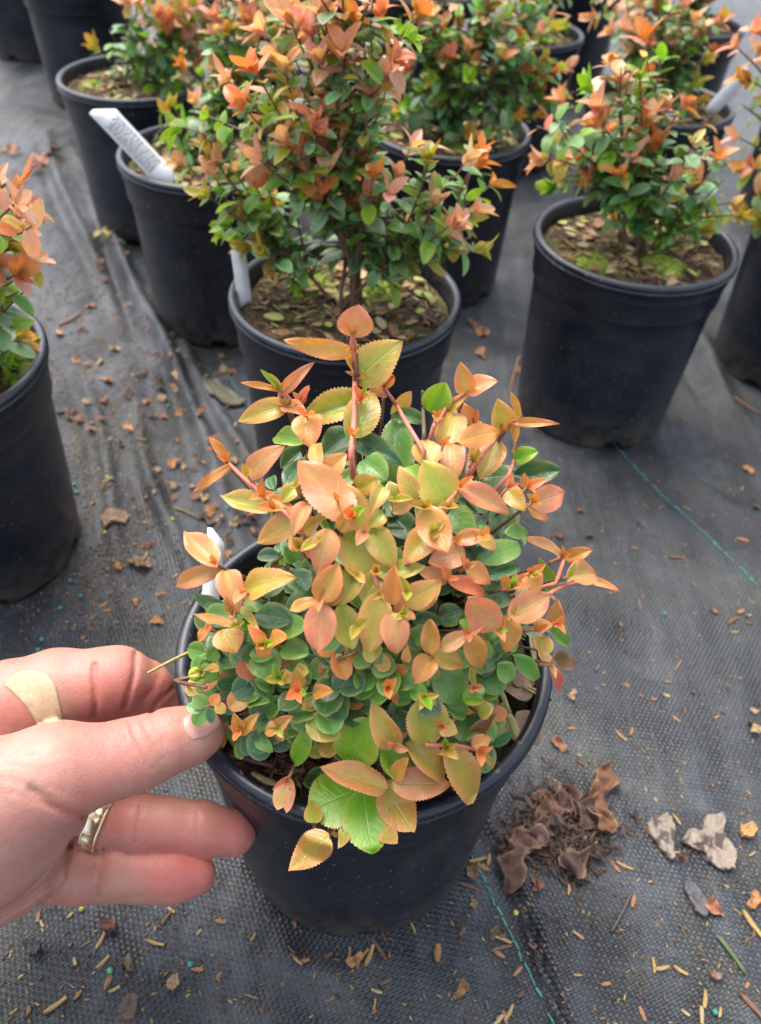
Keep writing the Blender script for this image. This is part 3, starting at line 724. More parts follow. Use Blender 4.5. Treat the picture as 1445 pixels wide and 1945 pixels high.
redadd([(1010, 500), (1060, 440), (1110, 390)], ta); redadd([(860, 410), (900, 350), (965, 300)], ta)
redadd([(870, 680), (905, 645), (945, 600)], ta); redadd([(780, 830), (850, 800), (930, 768)], ta)
redadd([(1190, 950), (1250, 915), (1330, 890)], ta); redadd([(1240, 900), (1262, 840), (1270, 810)], ta)
redadd([(220, 880), (180, 830)], ta); redadd([(700, 590), (745, 600), (775, 612)], tb); redadd([(840, 600), (930, 600), (1030, 622)], tb)
redadd([(560, 840), (545, 868), (525, 892)], tb); redadd([(690, 120), (670, 60)], tb); redadd([(50, 400), (110, 412), (150, 420)], tb, c=(.2, .1, .06), lift=.006)
redadd([(830, 440), (826, 350), (825, 300)], ta, .0009, .0007, c=(.12, .10, .05)); redadd([(965, 560), (968, 500)], ta, c=(.25, .1, .06))
redadd([(1095, 560), (1110, 515)], ta, .0009, .0007)
# dense dark interior foliage on many twigs
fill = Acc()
for i in range(250):
    u = rng.uniform(0, 2*math.pi); q = rng.uniform(0, 1); el = math.asin(q**.8)
    dr = np.array([math.cos(u)*math.cos(el), math.sin(u)*math.cos(el), math.sin(el)])
    e = EC+dr*ER*rng.uniform(.62, .93); e[2] = max(e[2], SOILZ+.01)
    px_ = (e-cO); dd = np.dot(px_, cF); X = PW/2+FPX*np.dot(px_, cR)/dd; Y = PH/2-FPX*np.dot(px_, cU)/dd
    if (X < 560 and Y > 1420) or (X > 930 and Y > 1270) or (X < 520 and Y < 1150) or Y > 1500: continue
    b = crown+rng.normal(0, .006, 3)*np.array([1, 1, 0]); P = bez(b, b*.5+e*.5+np.array([0, 0, .02]), e, 8)
    tube(stemA, P, .0012, .0005, (.11, .06, .035), 5)
    s1 = rand_perp(nrm(P[-1]-P[-2]))
    for k in range(rng.integers(6, 10)):
        p = P[-1-min(6, k//2)]+rng.normal(0, .0015, 3); a = k*2.4; t1 = nrm(P[-1]-P[-2]); sv = nrm(s1*math.cos(a)+np.cross(t1, s1)*math.sin(a))
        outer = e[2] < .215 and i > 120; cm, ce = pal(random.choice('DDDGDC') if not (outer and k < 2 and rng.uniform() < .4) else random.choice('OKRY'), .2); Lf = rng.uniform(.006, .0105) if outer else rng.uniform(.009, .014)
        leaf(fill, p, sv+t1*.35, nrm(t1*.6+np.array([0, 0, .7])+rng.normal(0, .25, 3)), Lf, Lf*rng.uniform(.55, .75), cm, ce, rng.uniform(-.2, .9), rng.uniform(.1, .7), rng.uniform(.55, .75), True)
def sprig(px, py, n, lf, keys, lift):
    e = surf(px, py, lift); b = crown*.5+e*.5; b[2] = SOILZ+.004; b[:2] += rng.normal(0, .006, 2)
    P = bez(b, b*.4+e*.6+np.array([0, 0, .004]), e, 8); tube(stemA, P, .0009, .0005, (.13, .07, .04), 5); t1 = nrm(nrm(P[-1]-P[-2])+toCam(e)*.8); s1 = rand_perp(t1)
    for k in range(n):
        p = P[-1-min(6, k//3)]; a = k*2.4; sv = nrm(s1*math.cos(a)+np.cross(t1, s1)*math.sin(a)); Lf = rng.uniform(*lf)*(.6+.4*min(1, k/3))
        key = random.choice(keys) if k > 1 else random.choice(keys+'OKS'); cm, ce = pal(key, .2)
        leaf(fill, p, sv+t1*(.5 if k < 3 else .15), nrm(t1*.9+rng.normal(0, .25, 3)), Lf, Lf*rng.uniform(.72, .92), cm, ce, rng.uniform(-.1, .7), rng.uniform(.08, .4), rng.uniform(.46, .6), True)
for i in range(46): sprig(rng.uniform(385, 640), rng.uniform(1170, 1400), 6, (.008, .0150), 'DDDGG', rng.uniform(-.014, -.003))
for i in range(42): sprig(rng.uniform(560, 930), rng.uniform(1230, 1420), 6, (.008, .0150), 'DDDGG', rng.uniform(-.012, -.003))
# a twig of small leaves hanging over the tip of the thumb
tw = [surf(440, 1330, -.004), at_d(412, 1334, .308), at_d(392, 1342, .3055), at_d(378, 1352, .3055)]
tube(stemA, tw, .0006, .0004, (.3, .14, .07), 5)
for (bx, by, tx, ty, w_, k_) in [(388, 1343, 372, 1376, .0062, 'G'), (392, 1342, 370, 1325, .0060, 'G'), (396, 1342, 402, 1370, .0042, 'D'), (384, 1348, 358, 1342, .0048, 'C'), (400, 1340, 412, 1322, .0045, 'O'), (410, 1336, 424, 1352, .0045, 'K')]:
    A__, B__ = at_d(bx, by, .3055), at_d(tx, ty, .3045); cm, ce = pal(k_, .1)
    leaf(fill, A__, B__-A__, toCam(A__), np.linalg.norm(B__-A__)*1.15, w_, cm, ce, .35, .25, .6, True)
green.V += fill.V; green.Cc += fill.Cc; green.U += fill.U
off = green.n
green.F += [f+off for f in fill.F]; green.n += fill.n
stemA.add(np.concatenate(redst.V), np.concatenate(redst.F), np.concatenate(redst.Cc))
stemA.build('stem', M_STEM, near)
green.build('foliage', M_LEAF, near)
for k in sorted(shoots): shoots[k].build('shoot', M_LEAF, near)
# berries and pale buds
def ball(acc, c, r, col, sq=1.0, n=12):
    V = []; F = []
    for i in range(n//2+1):
        for j in range(n):
            a, b = math.pi*i/(n//2), 2*math.pi*j/n; V.append(np.asarray(c)+r*np.array([math.sin(a)*math.cos(b), math.sin(a)*math.sin(b), sq*math.cos(a)]))
    for i in range(n//2):
        for j in range(n): F.append((i*n+j, (i+1)*n+j, (i+1)*n+(j+1) % n, i*n+(j+1) % n))
    acc.add(V, F, col)
for (px, py), r, c in [(tb(118, 378), .0031, (.30, .50, .02)), (tb(270, 228), .0029, (.10, .36, .01)), (tb(1040, 256), .0024, (.14, .30, .05)), (tb(1005, 430), .0020, (.22, .38, .1))]:
    a = Acc(); ball(a, surf(px, py, .004), r, c, .95, 16); a.build('berry', M_BERRY, near)

# litter inside the near pot: wood shards, twig over the rim, curled brown leaf
def in_pot(px, py, z=SOILZ+.008): return at_z(px, py, z)
acc = Acc()
for (a, b, w, c) in [((945, 1300), (965, 1360), .006, (.42, .36, .13)), ((950, 1340), (985, 1415), .008, (.38, .33, .11)), ((930, 1400), (970, 1380), .010, (.40, .33, .10)),
                     ((992, 1305), (1048, 1330), .0022, (.46, .36, .16)), ((860, 1505), (925, 1470), .011, (.45, .34, .09)), ((480, 1470), (540, 1500), .005, (.3, .2, .09)),
                     ((1010, 1190), (1018, 1290), .004, (.30, .26, .12)), ((440, 1440), (520, 1460), .004, (.14, .06, .04)), ((820, 1150), (870, 1190), .006, (.07, .05, .04)), ((450, 1250), (500, 1300), .006, (.3, .12, .07))]:
    p, q = in_pot(*a, z=SOILZ+.011), in_pot(*b, z=SOILZ+.011); v = q-p
    if acc.n: acc.build('bark_chip', M_LITTER, near, smooth=False); acc = Acc()
    for k in range(3): chip(acc, (p+q)/2+np.array([0, 0, rng.uniform(0, .002)]), np.linalg.norm(v), w*.5, .0016, math.atan2(v[1], v[0])+rng.uniform(-.1, .1), 0, np.array(c)*rng.uniform(.7, 1.1))
acc.build('bark_chip', M_LITTER, near, smooth=False); acc = Acc()
for (px, py), an, c in [((975, 1300), .7, (.28, .15, .11)), ((1005, 1330), 2.2, (.34, .22, .15)), ((985, 1350), -1, (.30, .19, .14)), ((545, 1080), 1, (.36, .22, .14)), ((520, 1180), 2, (.36, .18, .1)), ((510, 1150), 0, (.4, .28, .15))]:
    if acc.n: acc.build('dead_leaf', M_LITTER, near); acc = Acc()
    leaf(acc, in_pot(px, py, SOILZ+.010), (math.cos(an), math.sin(an), .1), (rng.uniform(-.3, .3), -.2, 1), .017, .012, c, np.array(c)*.8, .8, .3, .7, True, .03)
acc.build('dead_leaf', M_LITTER, near); acc = Acc()
for i in range(260):   # dark shredded bark at the left front
    px, py = rng.uniform(415, 570), rng.uniform(1385, 1500)
    if py > 1500-(570-px)*.2: continue
    p = in_pot(px, py, SOILZ+.006+rng.uniform(0, .006)); 
    if math.hypot(p[0]-HX, p[1]-HY) > RIM-.014: continue
    chip(acc, p, rng.uniform(.003, .009), rng.uniform(.0008, .0020), .0008, rng.uniform(0, 6.3), rng.uniform(-.4, .4), np.array((.12, .048, .026))*rng.uniform(.6, 1.7))
o = acc.build('shredded_bark', M_LITTER, near, smooth=False); o['kind'] = 'stuff'
# straw-like twig resting on the rim
acc = Acc(); p0, p1 = at_z(279, 1279, .188), at_z(388, 1226, .180)
tube(acc, bez(p0, (p0+p1)/2+np.array([0, 0, .001]), p1, 6), .0006, .0010, (.45, .36, .12), 6)
o = acc.build('twig', M_STEM); tag(o, 'straw-coloured twig lying across the rim of the nearest pot above the index finger', 'twig')

# ------------------------------------------------------------------ white tags
def tag_material():
    m, nt, b = new_mat('white_tag_plastic'); co = coords(nt)
    nt.links.new(ramp(nt, noise(nt, 60, 4, .6, co), [(.3, (.78, .78, .76)), (.7, (.88, .88, .87))]), b.inputs['Base Color']); b.inputs['Roughness'].default_value = .4; return m
M_TAG = tag_material()
m_ink, nt_, b_ = new_mat('grey_print'); b_.inputs['Base Color'].default_value = (.12, .12, .12, 1); b_.inputs['Roughness'].default_value = .6
def plant_tag(p_bot, p_top, w, face, label, lines=0, point=True, bend=0.0):
    """a plastic label stuck in the soil; the visible top end has clipped corners"""
    p0, p1 = np.array(p_bot), np.array(p_top); ax = nrm(p1-p0); L = np.linalg.norm(p1-p0)
    n = nrm(np.array(face)-np.dot(face, ax)*ax); s = np.cross(ax, n)
    root = empty('plant_tag', tuple(p0), label, 'plant tag', 'white tags stuck in the pots')
    th = .00025; prof = [(-.02, .35), (0, 1), (.55, 1), (.93, 1), (1.0, .45)]
    V = []; F = []; K = 14
    for i in range(K+1):
        t = i/K; ww = w/2*min(1, .55+t*5); cut = max(0, t-.86)/.14
        c = p0+ax*L*t+n*bend*math.sin(t*math.pi*.5)*L
        q = s*ww*(1-1.5*cut); V += [c-s*ww-n*th, c+q-n*th, c+q+n*th, c-s*ww+n*th]
    for i in range(K):
        for j in range(4): F.append((i*4+j, i*4+(j+1) % 4, i*4+4+(j+1) % 4, i*4+4+j))
    F += [(3, 2, 1, 0), (K*4, K*4+1, K*4+2, K*4+3)]
    obj('tag_blade', V, np.array(F), M_TAG, root, smooth=False)
    if lines:
        V = []; F = []
        for l in range(lines):
            off_ = (l-(lines-1)/2)*w*.8/lines; t0 = .22; 
            while t0 < .80:
                dl = random.uniform(.015, .05); c0 = p0+ax*L*t0+s*off_+n*(th+.0002+bend*math.sin(t0*math.pi*.5)*L); c1 = p0+ax*L*(t0+dl)+s*off_+n*(th+.0002+bend*math.sin((t0+dl)*math.pi*.5)*L)
                k = len(V); h = s*w*.03; V += [c0-h, c1-h, c1+h, c0+h]; F.append((k, k+1, k+2, k+3)); t0 += dl+random.uniform(.006, .015)
        obj('printed_text', V, np.array(F), m_ink, root, smooth=False)
    return root
T0 = at_y(325, 350, .735); T1 = at_y(184, 200, .745)
plant_tag(T0, T1, .020, (.15, -1, .75), 'long slanted white tag with rows of small grey print, leaning left out of its pot', 7)
p0 = at_z(466, 585, .160); p1 = at_y(447, 470, p0[1]+.004); plant_tag(p0, p1, .012, (.7, -.75, .3), 'short white tag at the left inside rim of the pot behind the nearest one', 0, bend=.06)
plant_tag(at_z(395, 1195, .163), at_z(411, 1003, .204), .0085, (.3, -.9, .5), 'white tag behind the left leaves of the nearest pot, frayed thread at its tip', 0)
plant_tag(at_y(925, 200, .90), at_y(952, 85, .91), .011, (0, -1, .5), 'white tag buried in the rounded green shrub behind centre', 0)
plant_tag(at_y(1165, 380, .73), at_y(1200, 315, .74), .02, (-.2, -1, .4), 'white tag low behind the salmon bud of the mossy pot', 0)
plant_tag(at_y(1345, 215, .99), at_y(1425, 130, .97), .015, (0, -1, .5), 'bright white tag beneath orange leaves near the right edge', 0)

# ------------------------------------------------------------------ ground debris
def flat_piece(poly_px, th, col1, name, label, cat, bow=.003, group=None, z0=0.0, mat=None):
    """a flake with an outline, thickness and a slight curl lying on the fabric"""
    pts = [at_z(px, py, 0) for px, py in poly_px]; P = []
    for i in range(len(pts)):
        a, b = pts[i], pts[(i+1) % len(pts)]
        for t in np.linspace(0, 1, 6)[:-1]: P.append(a*(1-t)+b*t+np.array([*rng.normal(0, .00045, 2), 0]))
    P = np.array(P); c = P.mean(0); rings = [1, .97, .8, .55, .28]; V = []; n = len(P); R = np.linalg.norm(P-c, axis=1).max()
    for zi, up in ((1, 1), (0, 0)):
        for f in (rings if up else rings[:1]):
            Q = c+(P-c)*f; r_ = np.linalg.norm(Q-c, axis=1)/R
            z = gz(Q[:, 0], Q[:, 1])+z0+.0006+bow*r_**2*(1+.5*np.sin(Q[:, 0]*400))+(th if up else 0)*(1 if f < .99 else .6)+(rng.normal(0, .00025, n) if up else 0)
            Q = Q.copy(); Q[:, 2] = z; V.append(Q)
    V = np.concatenate(V); cc = c.copy(); cc[2] = gz(c[0], c[1])+z0+th+.0006; V = np.vstack([V, cc]); F = []
    nr = len(rings)
    for i in range(nr-1):
        for j in range(n): F.append((i*n+j, i*n+(j+1) % n, (i+1)*n+(j+1) % n, (i+1)*n+j))
    for j in range(n): F.append(((nr-1)*n+j, (nr-1)*n+(j+1) % n, len(V)-1))
    for j in range(n): F.append((j, nr*n+j, nr*n+(j+1) % n, (j+1) % n))
    F.append(tuple(nr*n+j for j in range(n))[::-1])
    o = obj(name, V, F, mat or M_LITTER, None, tuple(c), smooth=False, col=np.tile(np.array(col1), (len(V), 1)), uv=np.zeros((len(V), 2)))
    return tag(o, label, cat, group)
def pale_bark_mat():
    m, nt, b = new_mat('pale_bark'); co = coords(nt)
    n = noise(nt, 95, 5, .6, co, .4); n2 = noise(nt, 400, 4, .6, co)
    c = ramp(nt, n, [(.46, (.07, .05, .045)), (.50, (.24, .19, .145)), (.7, (.32, .26, .20))])
    c = mix(nt, .5, c, ramp(nt, n2, [(.3, (.4, .4, .4)), (.6, (1, 1, 1))]), 'MULTIPLY')
    nt.links.new(c, b.inputs['Base Color']); b.inputs['Roughness'].default_value = .8; bump(nt, b, n2, .6, .001); return m
M_PBARK = pale_bark_mat()
flat_piece([(1226, 1565), (1262, 1547), (1275, 1560), (1282, 1583), (1278, 1605), (1280, 1630), (1272, 1638), (1255, 1615), (1240, 1598)], .0018, (1,)*3, 'bark_flake', 'pale bark flake, slim triangle beside the larger ragged one', 'bark', mat=M_PBARK)
flat_piece([(1290, 1600), (1308, 1575), (1330, 1580), (1338, 1550), (1370, 1555), (1372, 1585), (1395, 1618), (1392, 1658), (1370, 1655), (1340, 1638), (1342, 1622), (1310, 1612)], .0018, (1,)*3, 'bark_flake', 'largest pale bark flake, ragged with a dark upper end', 'bark', mat=M_PBARK)
flat_piece([(1294, 1680), (1305, 1672), (1330, 1695), (1343, 1730), (1338, 1746), (1322, 1740), (1308, 1715)], .002, (.13, .12, .125), 'bark_flake', 'narrow charcoal bark flake below the pale ones', 'bark')
flat_piece([(46, 1795), (66, 1783), (82, 1805), (78, 1818), (60, 1822)], .004, (.055, .055, .06), 'bark_flake', 'dark slate-grey bark bit at lower left', 'bark')
flat_piece([(318, 1865), (338, 1853), (343, 1872), (330, 1885), (318, 1880)], .002, (.42, .30, .17), 'bark_flake', 'tan bark bit below the little finger', 'bark')
flat_piece([(225, 1930), (250, 1895), (270, 1905), (262, 1944), (232, 1950)], .005, (.13, .09, .065), 'bark_flake', 'thick brown bark slab at the bottom edge', 'bark')
flat_piece([(195, 1755), (222, 1755), (228, 1772), (205, 1778)], .005, (.20, .08, .065), 'bark_flake', 'reddish brown bark lump under the little finger', 'bark')
flat_piece([(1336, 1851), (1352, 1849), (1368, 1862), (1352, 1868)], .003, (.26, .15, .11), 'bark_flake', 'small brown bark flake at lower right', 'bark')
flat_piece([(1398, 1575), (1420, 1568), (1433, 1580), (1425, 1596), (1405, 1595)], .003, (.52, .28, .10), 'bark_flake', 'bright orange bark crumb right of the pale flakes', 'bark')
flat_piece([(190, 985), (235, 975), (246, 985), (240, 1000), (200, 1008)], .0022, (.25, .16, .10), 'bark_flake', 'blunt tan bark stick left of the nearest pot', 'bark')
flat_piece([(385, 740), (410, 725), (440, 745), (470, 770), (440, 778), (400, 770)], .0025, (.16, .15, .10), 'lichen_clump', 'grey green lichen clump beside the green stitched line', 'lichen', bow=.004)
def crumpled(name, px, py, size, col, label, cat, n=1, group=None, seed=None):
    acc = Acc(); p = at_z(px, py); p[2] = gz(p[0], p[1])+.003
    for k in range(n):
        a = rng.uniform(0, 6.28); c = np.array(col)*rng.uniform(.7, 1.25)
        leaf(acc, p+np.array([*rng.normal(0, size*.25*(n > 1), 2), rng.uniform(0, .003)]), (math.cos(a), math.sin(a), rng.uniform(-.05, .15)), (rng.uniform(-.4, .4), rng.uniform(-.4, .4), 1),
             size*rng.uniform(.8, 1.1), size*rng.uniform(.45, .7), c, c*.7, rng.uniform(-.7, .7), rng.uniform(0, .6), .7, True, .06)
    for v in acc.V:
        f = 2.2/size; ph = rng.uniform(0, 6.3, 3)
        v += size*.085*np.stack([np.sin(v[:, 1]*f*4+ph[0]), np.sin(v[:, 0]*f*4+ph[1]), np.abs(np.sin(v[:, 0]*f*3+v[:, 1]*f*2+ph[2]))*1.8+.5*np.sin(v[:, 1]*f*9)], -1)
    zmin = min(v[:, 2].min() for v in acc.V); dz = p[2]-.0025-zmin
    acc.V = [v+np.array([0, 0, dz]) for v in acc.V]
    o = acc.build(name, M_LITTER, None, tuple(p)); return tag(o, label, cat, group)
BR = (.16, .075, .05)
for px, py, s, c, lab in [
    (1040, 1560, .026, BR, 'dark brown curled leaf at the top of the wet leaf heap'), (1130, 1530, .025, (.25, .11, .05), 'rusty curled leaf at the right of the wet leaf heap'),
    (1005, 1585, .025, BR, 'brown dead leaf at the left of the wet leaf heap'), (1050, 1625, .027, (.13, .07, .055), 'purplish brown dead leaf at the foot of the wet leaf heap'),
    (1085, 1580, .024, (.10, .055, .04), 'blackened dead leaf in the middle of the wet leaf heap'), (1030, 1500, .012, (.2, .09, .06), 'small curled brown leaf above the wet leaf heap'), (1075, 1425, .013, (.30, .13, .07), 'crisp folded leaf right of the near rim'),
    (1370, 1745, .016, (.42, .17, .09), 'orange-brown dead leaf at the right below the flakes'), (20, 290, .03, (.45, .22, .13), 'dusty orange dead leaf at the far left'), (75, 300, .03, (.40, .2, .12), 'pinkish dead leaf pair at upper left'),
    (60, 330, .026, (.42, .17, .12), 'red-brown dead leaf below the dusty orange ones'), (190, 455, .03, (.42, .36, .10), 'yellow dead leaf at the foot of a black pot'), (160, 800, .022, (.16, .09, .06), 'dark folded dead leaf between the left pots'),
    (290, 1080, .018, (.40, .22, .09), 'golden crumpled leaf left of the nearest pot'), (330, 735, .016, (.44, .24, .10), 'tan crumpled leaf in the fabric wrinkles'), (350, 620, .014, (.35, .15, .07), 'rust-coloured leaf scrap in front of the tagged pot'),
    (930, 640, .018, (.40, .2, .09), 'tan leaf scrap between the back pots'), (905, 670, .016, (.45, .19, .09), 'orange leaf scrap between the back pots'), (890, 615, .016, (.34, .16, .08), 'brown leaf scrap beside the middle pot'), (985, 700, .012, (.4, .2, .1), 'leaf scrap by the foot of the mossy pot'),
    (1215, 990, .010, (.10, .07, .06), 'dark leaf scrap on the open fabric at right'), (225, 1080, .009, (.5, .25, .1), 'orange leaf crumb left of the nearest pot'), (140, 690, .012, (.4, .22, .1), 'tan leaf crumb beside the left pot'), (120, 640, .012, (.42, .25, .12), 'light tan leaf crumb beside the left pot'),
    (240, 1825, .010, (.22, .13, .08), 'brown leaf scrap near the lower left'), (690, 1825, .012, (.40, .2, .08), 'tan shreds under the nearest pot'), (900, 1680, .012, (.28, .14, .07), 'brown shreds beside the green stitched line'), (865, 1905, .012, (.36, .19, .08), 'tan shreds at the bottom edge')]:
    crumpled('dead_leaf', px, py, s, c, lab, 'dead leaf', 2 if s > .02 else 1, 'dead leaves fallen on the fabric')
SCR = ['rust-brown', 'tan', 'dull orange', 'dark brown']
for i in range(150):
    k = i % 4; c = [(.26, .10, .05), (.42, .28, .14), (.44, .2, .08), (.10, .06, .04)][k]
    if i < 128: px, py = (130+rng.uniform(0, 330), rng.uniform(330, 1190)) if i % 3 else (rng.normal(190+60*(i % 5), 22), rng.normal(480+140*(i % 5), 45)); px = px+(py-330)*.05
    else: px, py = rng.uniform(880, 1440), rng.uniform(600, 1900)
    crumpled('leaf_scrap', px, py, rng.uniform(.006, .015), c, 'small %s scrap of dead leaf lying flat on the %s fabric' % (SCR[k], 'wrinkled left-hand' if i < 128 else 'open right-hand'), 'leaf scrap', 1, '%s leaf scraps, %s' % (SCR[k], 'left' if i < 128 else 'right'))
# shredded fibres of the wet heap, one clod
acc = Acc()
for i in range(720):
    px, py = rng.normal(1062, 46), rng.normal(1580, 42); p = at_z(px, py); p[2] = gz(p[0], p[1])+abs(rng.normal(0, .0026))+.0006
    chip(acc, p, rng.uniform(.002, .012), rng.uniform(.0004, .0024), .0005, rng.uniform(0, 6.3), rng.uniform(-.3, .3), np.array((.060, .032, .023))*rng.uniform(.4, 1.9))
o = acc.build('leaf_debris', M_LITTER, smooth=False); tag(o, 'dark wet shreds of leaf mould heaped right of the nearest pot', 'debris', kind='stuff')
# twigs
def twig(pts, r, col, label):
    acc = Acc(); P = [at_z(*p) for p in pts]; P = [np.array([q[0], q[1], gz(q[0], q[1])+r*1.05]) for q in P]
    P = bez(P[0], P[1], P[2], 8) if len(P) == 3 else np.array(P); P[:, 2] = [gz(a[0], a[1])+r*1.05 for a in P]
    tube(acc, P, r, r*.7, col, 6); o = acc.build('twig', M_STEM, None, tuple(P[0])); tag(o, label, 'twig')
twig([(1362, 1782), (1385, 1810), (1412, 1850)], .0014, (.10, .15, .05), 'green-brown twig at the lower right')
twig([(112, 620), (140, 612), (152, 597)], .0014, (.26, .10, .06), 'reddish twig at the left between pot and wrinkles')
twig([(985, 680), (975, 715), (968, 745)], .0012, (.32, .17, .10), 'straight pale twig by the foot of the mossy pot')
twig([(1390, 765), (1420, 775), (1442, 785)], .0012, (.3, .16, .1), 'thin brown twig at the right edge under the edge pot')
twig([(330, 968), (350, 972), (378, 985)], .0012, (.18, .17, .08), 'olive twig with a pale end left of the nearest shrub')
twig([(108, 786), (118, 784), (134, 780)], .0014, (.05, .04, .035), 'short black twig beside the left pot')
twig([(1195, 1460), (1197, 1700), (1170, 1760)][1:]+[(1160, 1770)], .0012, (.07, .06, .055), 'dark bent twig on the open fabric')
# slivers of wood, each one its own thing
def sliver_mesh(L, W, col, seed):
    acc = Acc(); chip(acc, (0, 0, 0), L, W, W*.45, 0, 0, col); return acc
SL = [sliver_mesh(L_, W_, c, i) for i, (L_, W_, c) in enumerate([(.010, .0024, (.42, .27, .10)), (.008, .003, (.34, .17, .075)), (.011, .0022, (.20, .10, .055)), (.007, .0028, (.45, .33, .16)), (.006, .0042, (.26, .13, .06)), (.012, .0017, (.30, .19, .09)), (.005, .0035, (.12, .07, .045)), (.009, .0035, (.16, .10, .07))])]
SLM = [mesh('wood_sliver', np.concatenate(a.V), np.concatenate(a.F), M_LITTER, col=np.concatenate(a.Cc), smooth=False) for a in SL]
def sliver(px, py, ang, k, sc):
    p = at_z(px, py); o = bpy.data.objects.new('wood_sliver', SLM[k]); COL.objects.link(o)
    o.location = (p[0], p[1], gz(p[0], p[1])+.0009*sc); o.rotation_euler = (rng.uniform(-.2, .2), rng.uniform(-.08, .08), ang); o.scale = (sc*rng.uniform(.7, 1.2), sc, sc)
    tag(o, 'tan or brown wood sliver lying flat on the grey fabric', 'wood sliver', 'wood slivers scattered on the fabric')
for px, py, a, k, s in [(1180, 1397, -.9, 0, 1), (1265, 1322, -.4, 3, 1.2), (1283, 1367, -.8, 0, .8), (1360, 1363, .5, 0, .7), (1085, 1383, .1, 1, 1), (1268, 1295, -.2, 1, .8), (1283, 1618, 0, 0, .9), (1202, 1713, 1.2, 1, 1.1), (1080, 1690, 1.4, 0, 1),
    (1100, 1640, -.8, 0, 1.2), (1185, 1645, -.4, 0, 1.1), (1255, 1840, .2, 0, 1.4), (1290, 1845, -.5, 0, 1.3), (1240, 1835, 1.5, 0, 1.1), (1430, 1755, -1.1, 0, 1.8), (1425, 1915, -.9, 2, 1.8), (1335, 1900, 1.3, 0, 1.5), (1330, 1930, 1.4, 3, 1.3), (965, 1925, 1, 0, 1.3),
    (945, 1940, .8, 3, 1.2), (1300, 1925, -.6, 3, .9), (1364, 1925, 1.2, 0, 1), (1392, 1180, .6, 2, 1.5), (1405, 1165, .5, 1, 1.4), (1395, 1200, 0, 0, .8), (1285, 1060, 0, 2, 1.4), (295, 1792, -.2, 0, 1.2), (325, 1730, -.5, 3, 1), (318, 1745, 1.1, 2, 1.3), (105, 1910, .7, 0, 1.4),
    (148, 1890, 1.1, 1, .9), (195, 1795, 1.3, 0, 1.3), (200, 1835, .9, 0, 1.3), (145, 1830, -1, 3, 1), (135, 1742, 1, 3, 1), (375, 1843, 0, 1, .9), (480, 1782, 1.1, 0, .8), (700, 1820, 1.2, 0, 1.6), (690, 1815, .8, 0, 1.2), (830, 1815, 1.5, 1, 1.8), (720, 1810, -.9, 2, 1.4),
    (925, 1640, 1.4, 0, 1.3), (905, 1640, .3, 0, 1.4), (915, 1655, -.4, 1, 1.3), (890, 1690, -.3, 2, 1.2), (950, 1805, .3, 2, 1.2), (945, 1815, -.5, 1, 1), (715, 1885, -.2, 3, 1), (210, 1870, 1.3, 1, 1.3), (220, 1885, .5, 3, 1), (80, 1755, -.8, 3, .9), (1205, 1040, 0, 1, .8),
    (1255, 965, .5, 2, 1), (1300, 795, -.2, 1, .8), (1410, 1025, -.3, 1, 1.3), (1105, 1450, -.6, 2, 1.1), (1170, 1650, -.9, 1, 1), (1130, 1600, .9, 0, 1.2), (1110, 1590, 1.3, 1, 1.3), (1090, 1615, -.8, 0, 1.3), (1150, 1870, .2, 1, 1), (1240, 1330, 0, 1, .9)]:
    sliver(px, py, a, k, s*.8)
for i in range(215):
    if rng.uniform() < .55: px, py = rng.uniform(60, 460), rng.uniform(330, 1190)
    elif rng.uniform() < .6: px, py = rng.uniform(1000, 1440), rng.uniform(860, 1940)
    else: px, py = rng.uniform(20, 1000), rng.uniform(1740, 1940)
    if px < 150 and py > 650 and py < 1180: px += 130
    sliver(px, py, rng.uniform(0, 3.1), rng.integers(8), rng.uniform(.35, .9))
# slow-release feed beads
bead = {}
for nm, c in (('teal', (.05, .32, .26)), ('yellow', (.52, .50, .10)), ('green', (.12, .45, .22))):
    a = Acc(); ball(a, (0, 0, 0), .0016, c, .9, 10); bead[nm] = mesh('feed_bead', np.concatenate(a.V), np.concatenate(a.F), M_BERRY, col=np.concatenate(a.Cc))
for px, py, k in [(1262, 1167, 'teal'), (1097, 1597, 'teal'), (362, 1834, 'teal'), (214, 1852, 'green'), (157, 1730, 'yellow'), (214, 918, 'teal'), (206, 917, 'yellow'), (330, 997, 'yellow'), (200, 1015, 'yellow'), (134, 1105, 'teal'), (154, 1135, 'teal'), (115, 1155, 'teal'), (142, 922, 'teal'),
                  (146, 938, 'teal'), (238, 475, 'teal'), (262, 499, 'green'), (330, 738, 'teal'), (393, 715, 'green'), (80, 1215, 'teal'), (73, 1235, 'teal'), (1355, 1925, 'teal'), (433, 975, 'teal'), (320, 770, 'teal'), (96, 536, 'teal'), (135, 633, 'teal'), (210, 840, 'teal'), (978, 1737, 'yellow'), (975, 605, 'green')]:
    p = at_z(px, py); o = bpy.data.objects.new('feed_bead', bead[k]); COL.objects.link(o); o.location = (p[0], p[1], gz(p[0], p[1])+.0012)
    lab = {'teal': 'tiny teal fertiliser bead on the fabric', 'yellow': 'tiny yellow fertiliser bead on the fabric', 'green': 'tiny pale green fertiliser bead on the fabric'}[k]
    tag(o, lab, 'fertiliser bead', 'fertiliser beads, %s' % k)
# fine crumbs nobody could count
acc = Acc()
for i in range(7500):
    if rng.uniform() < .5: px, py = rng.normal(190, 85)+40*math.sin(i*.01), rng.uniform(200, 1200)
    else: px, py = rng.uniform(-50, 1500), rng.uniform(250, 1990)
    p = at_z(px, py); p[2] = gz(p[0], p[1])+.0004
    chip(acc, p, rng.uniform(.0008, .0032), rng.uniform(.0006, .0014), .0006, rng.uniform(0, 6.3), 0, np.array(LIT[rng.integers(len(LIT))])*rng.uniform(.5, 1.1))
o = acc.build('crumbs', M_LITTER, smooth=False); tag(o, 'fine bark crumbs strewn over the fabric', 'debris', kind='stuff')

